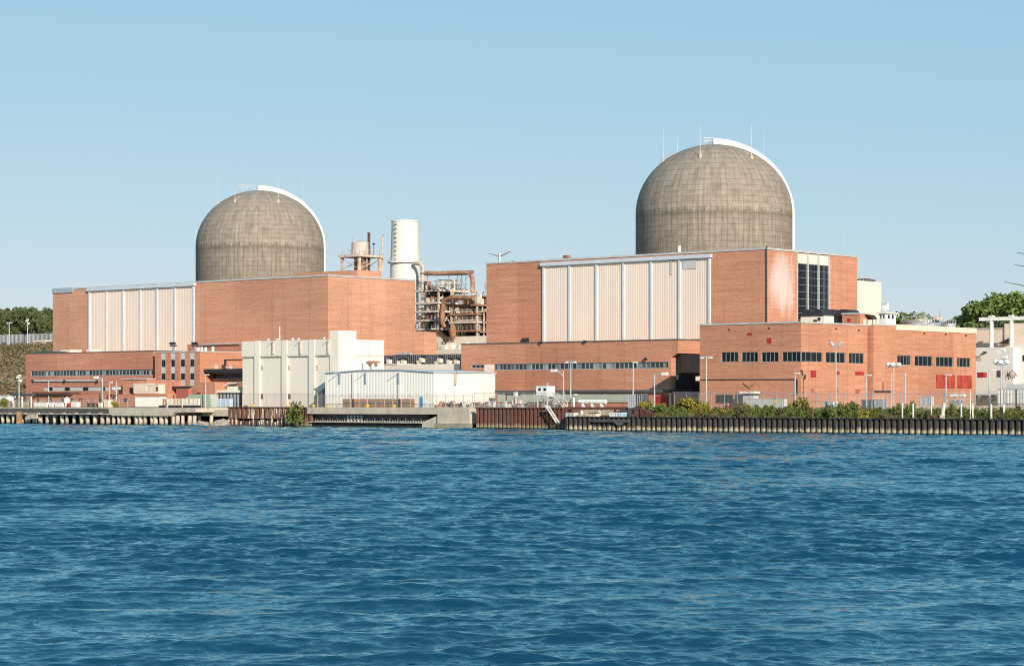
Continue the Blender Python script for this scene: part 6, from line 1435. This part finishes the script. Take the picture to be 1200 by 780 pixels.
# ground cover that nobody could count
def cover(name, pts, size, m, seed, label, cat):
    rng = np.random.default_rng(seed); v, f = leaf_quads(rng, np.array(pts), [size * 2.6] * len(pts), 10, size, .6)
    o = bpy.data.objects.new(name, mesh_np(name, v, f, m)); C.objects.link(o); tag(o, label, cat, None, 'stuff'); return o
for nm, m, n, sd in (('bank_weeds', 'leaf_olive', 1500, 1), ('bank_grass', 'leaf_green', 1600, 2)):
    pts = []
    for _ in range(n): yy = r_.uniform(WY_ + 1.1, WY_ + 11); xx = r_.uniform(X(760, yy), X(1230, yy)); pts.append((xx, yy, bank_z(yy) + r_.uniform(.05, .35)))
    cover(nm, pts, .13, m, sd, 'tangled ' + ('dry weeds' if sd == 1 else 'green ground cover') + ' covering the bank behind the black piling', 'ground cover')
for nm, m, n, sd in (('hillside_scrub', 'leaf_dry', 1500, 3), ('hillside_brush', 'leaf_olive', 350, 4)):
    pts = []
    while len(pts) < n:
        yy = r_.uniform(352, 478); px = r_.uniform(-14, 62); xx = X(px, yy)
        if xx < -533 or yy > 440: pts.append((xx, yy, hgt(xx, yy) + r_.uniform(.1, .9)))
    cover(nm, pts, .42 if sd == 4 else .32, m, sd, ('dry brown scrub' if sd == 3 else 'olive brush') + ' on the hillside below the retaining wall', 'scrub')
pts = []; rs2 = random.Random(77)
for _ in range(26):
    y0_ = rs2.uniform(356, 476); p0_ = rs2.uniform(-6, 56)
    for _k in range(12):
        yy = y0_ + rs2.gauss(0, 3); xx = X(p0_, y0_) + rs2.gauss(0, 2.2)
        if (xx < -533 or yy > 440) and 352 < yy < 477: pts.append((xx, yy, hgt(xx, yy) + rs2.uniform(.2, 1.5)))
cover('hillside_bushes', pts, .34, 'leaf_green', 9, 'scattered green bushes on the dry hillside below the retaining wall', 'bushes')
pts = []
for _ in range(700): yy = r_.uniform(400, 447); px = r_.uniform(1144, 1215); pts.append((X(px, yy), yy, hgt(X(px, yy), yy) + r_.uniform(.1, .5)))
cover('slope_scrub', pts, .3, 'leaf_olive', 6, 'dry scrub on the slope below the white building', 'scrub')

# ------------------------------------------------------------------ water: real waves, dense near the bank the photo is taken from
rng = np.random.default_rng(17)
NW = 170
lam = np.exp(rng.uniform(math.log(.28), math.log(8), NW)); kk = 2 * math.pi / lam
wind = math.atan2(FY, FX) + math.radians(12)
th = wind + rng.normal(0, .34, NW) * np.where(lam < 1.2, 1.4, 1.0); ph = rng.uniform(0, 2 * math.pi, NW)
amp = .0215 / kk * np.where(lam > 3.5, .95, 1.0) * np.where((lam > 1.2) & (lam < 3.5), 1.2, 1.0) * np.where(lam < 1.2, 1.4, 1.0)
NA = 620; LIM = math.radians(22)
ang = np.linspace(-LIM, LIM, NA); rl = [26.0]
while rl[-1] < 560: rl.append(rl[-1] + .055 * (rl[-1] / 50) ** .9)
while rl[-1] < 900: rl.append(rl[-1] * 1.01)
rad = np.array(rl); NR = len(rad); R0, R1 = rad[0], rad[-1]
A, R = np.meshgrid(ang, rad); A = A.astype(np.float32); R = R.astype(np.float32); ca, sa = np.cos(A), np.sin(A)
xx = R * (ca * FX + sa * RX); yy = R * (ca * FY + sa * RY)
dr = np.gradient(rad).astype(np.float32)[:, None] * np.ones_like(A)
hx = np.zeros_like(xx); hy = np.zeros_like(xx); hz = np.zeros_like(xx)
# gusts: patches of water a little calmer or rougher
gust = np.zeros_like(xx)
for _ in range(14):
    k_ = 2 * math.pi / rng.uniform(18, 90); t_ = rng.uniform(0, 6.283); gust += np.cos(k_ * (xx * math.cos(t_) + yy * math.sin(t_)) + rng.uniform(0, 6.283))
gust = np.clip(1 + .08 * gust, .6, 1.5)
for i in range(NW):
    fade = np.clip((lam[i] / dr - 1.5) / 1.5, 0, 1).astype(np.float32)
    cx_, sy_ = math.cos(th[i]), math.sin(th[i]); p = np.float32(kk[i]) * (xx * np.float32(cx_) + yy * np.float32(sy_)) + np.float32(ph[i]); a = np.float32(amp[i]) * fade * (gust if lam[i] < 5 else 1)
    c_, s_ = np.cos(p), np.sin(p); hz += a * c_; hx -= .72 * a * cx_ * s_; hy -= .72 * a * sy_ * s_
edge = np.clip((22 - np.degrees(np.abs(A))) / 2, 0, 1) * np.clip((R - R0) / 4, 0, 1) * np.clip((R1 - R) / 60, 0, 1)
v = np.stack([xx + hx * edge, yy + hy * edge, hz * edge], -1).reshape(-1, 3)
idx = np.arange(NA * NR).reshape(NR, NA); f = np.stack([idx[:-1, :-1], idx[:-1, 1:], idx[1:, 1:], idx[1:, :-1]], -1).reshape(-1, 4)
# the rest of the river as coarse faces joined on to the fine patch
me = mesh_np('water', v, f, 'water'); me.shade_smooth()
water = bpy.data.objects.new('water', me); C.objects.link(water); structure(water)
b = MB()
def ring(rad_, a): return (rad_ * (math.cos(a) * FX + math.sin(a) * RX), rad_ * (math.cos(a) * FY + math.sin(a) * RY), 0)
lim = LIM
for a0, a1 in zip(np.linspace(lim, 2 * math.pi - lim, 41)[:-1], np.linspace(lim, 2 * math.pi - lim, 41)[1:]):
    b.face([ring(R0, a0), ring(2500, a0), ring(2500, a1), ring(R0, a1)])
for a0, a1 in zip(np.linspace(-lim, lim, 9)[:-1], np.linspace(-lim, lim, 9)[1:]):
    b.face([ring(R1, a0), ring(2500, a0), ring(2500, a1), ring(R1, a1)])
b.face([ring(R0, a) for a in np.linspace(0, 2 * math.pi, 33)[:-1]])
o = b.build('water_far', 'water', None, (0, 0, 0)); structure(o)
if o.data.polygons[0].normal.z < 0: o.data.flip_normals()
if water.data.polygons[1000].normal.z < 0: water.data.flip_normals()
b = MB(); b.box(-3200, 2000, -2600, 346, -7, -6); structure(b.build('river_bed', 'ground', None, (0, 0, -7)))

# ------------------------------------------------------------------ camera, light, sky
cam = bpy.data.cameras.new('camera'); co = bpy.data.objects.new('camera', cam); C.objects.link(co); S.camera = co
cam.sensor_width = 36; cam.lens = F / 1200 * 36; cam.shift_y = (HZ - 390) / 1200; cam.clip_end = 8000; cam.clip_start = .5
co.location = (0, 0, EYE); fw = Vector((FX, FY, 0)); co.rotation_euler = fw.to_track_quat('-Z', 'Y').to_euler()
EL = math.radians(SUN_EL); cr_, cf_ = SUN_CAM
sd = Vector((RX * cr_ + FX * cf_, RY * cr_ + FY * cf_, 0)).normalized() * math.cos(EL) + Vector((0, 0, math.sin(EL)))
sun = bpy.data.lights.new('sun', 'SUN'); sun.energy = SUN_E; sun.angle = math.radians(.53); sun.color = SUN_COL
so = bpy.data.objects.new('sun', sun); C.objects.link(so); so.rotation_euler = sd.to_track_quat('Z', 'Y').to_euler(); so.location = (0, 0, 120)
w = bpy.data.worlds.new('World'); S.world = w; w.use_nodes = True; nt = w.node_tree
sky = nt.nodes.new('ShaderNodeTexSky'); sky.sky_type = 'NISHITA'; sky.sun_disc = False; sky.sun_elevation = EL; sky.sun_rotation = math.atan2(sd.x, sd.y)
sky.altitude = 50; sky.air_density, sky.dust_density, sky.ozone_density = AIR
sp = nt.nodes.new('ShaderNodeSeparateColor'); cb = nt.nodes.new('ShaderNodeCombineColor'); nt.links.new(sky.outputs[0], sp.inputs[0])
for i, (k_, p_) in enumerate(SKY_C):                     # flatten the sky's contrast a little, channel by channel
    pw = math_(nt, 'POWER', sp.outputs[i], p_); nt.links.new(math_(nt, 'MULTIPLY', pw, k_), cb.inputs[i])
nt.links.new(cb.outputs[0], nt.nodes['Background'].inputs[0]); nt.nodes['Background'].inputs[1].default_value = SKY_S
S.view_settings.view_transform = 'Standard'; S.view_settings.look = 'None'; S.view_settings.gamma = 1; S.view_settings.exposure = EXPO; S.view_settings.use_curve_mapping = False
S.render.engine = 'CYCLES'; S.cycles.max_bounces = 6; S.cycles.transparent_max_bounces = 16; S.cycles.use_denoising = False; S.cycles.pixel_filter_type = 'BLACKMAN_HARRIS'; S.cycles.filter_width = 1.1
try: S.cycles.denoiser = 'OPENIMAGEDENOISE'
except Exception: pass
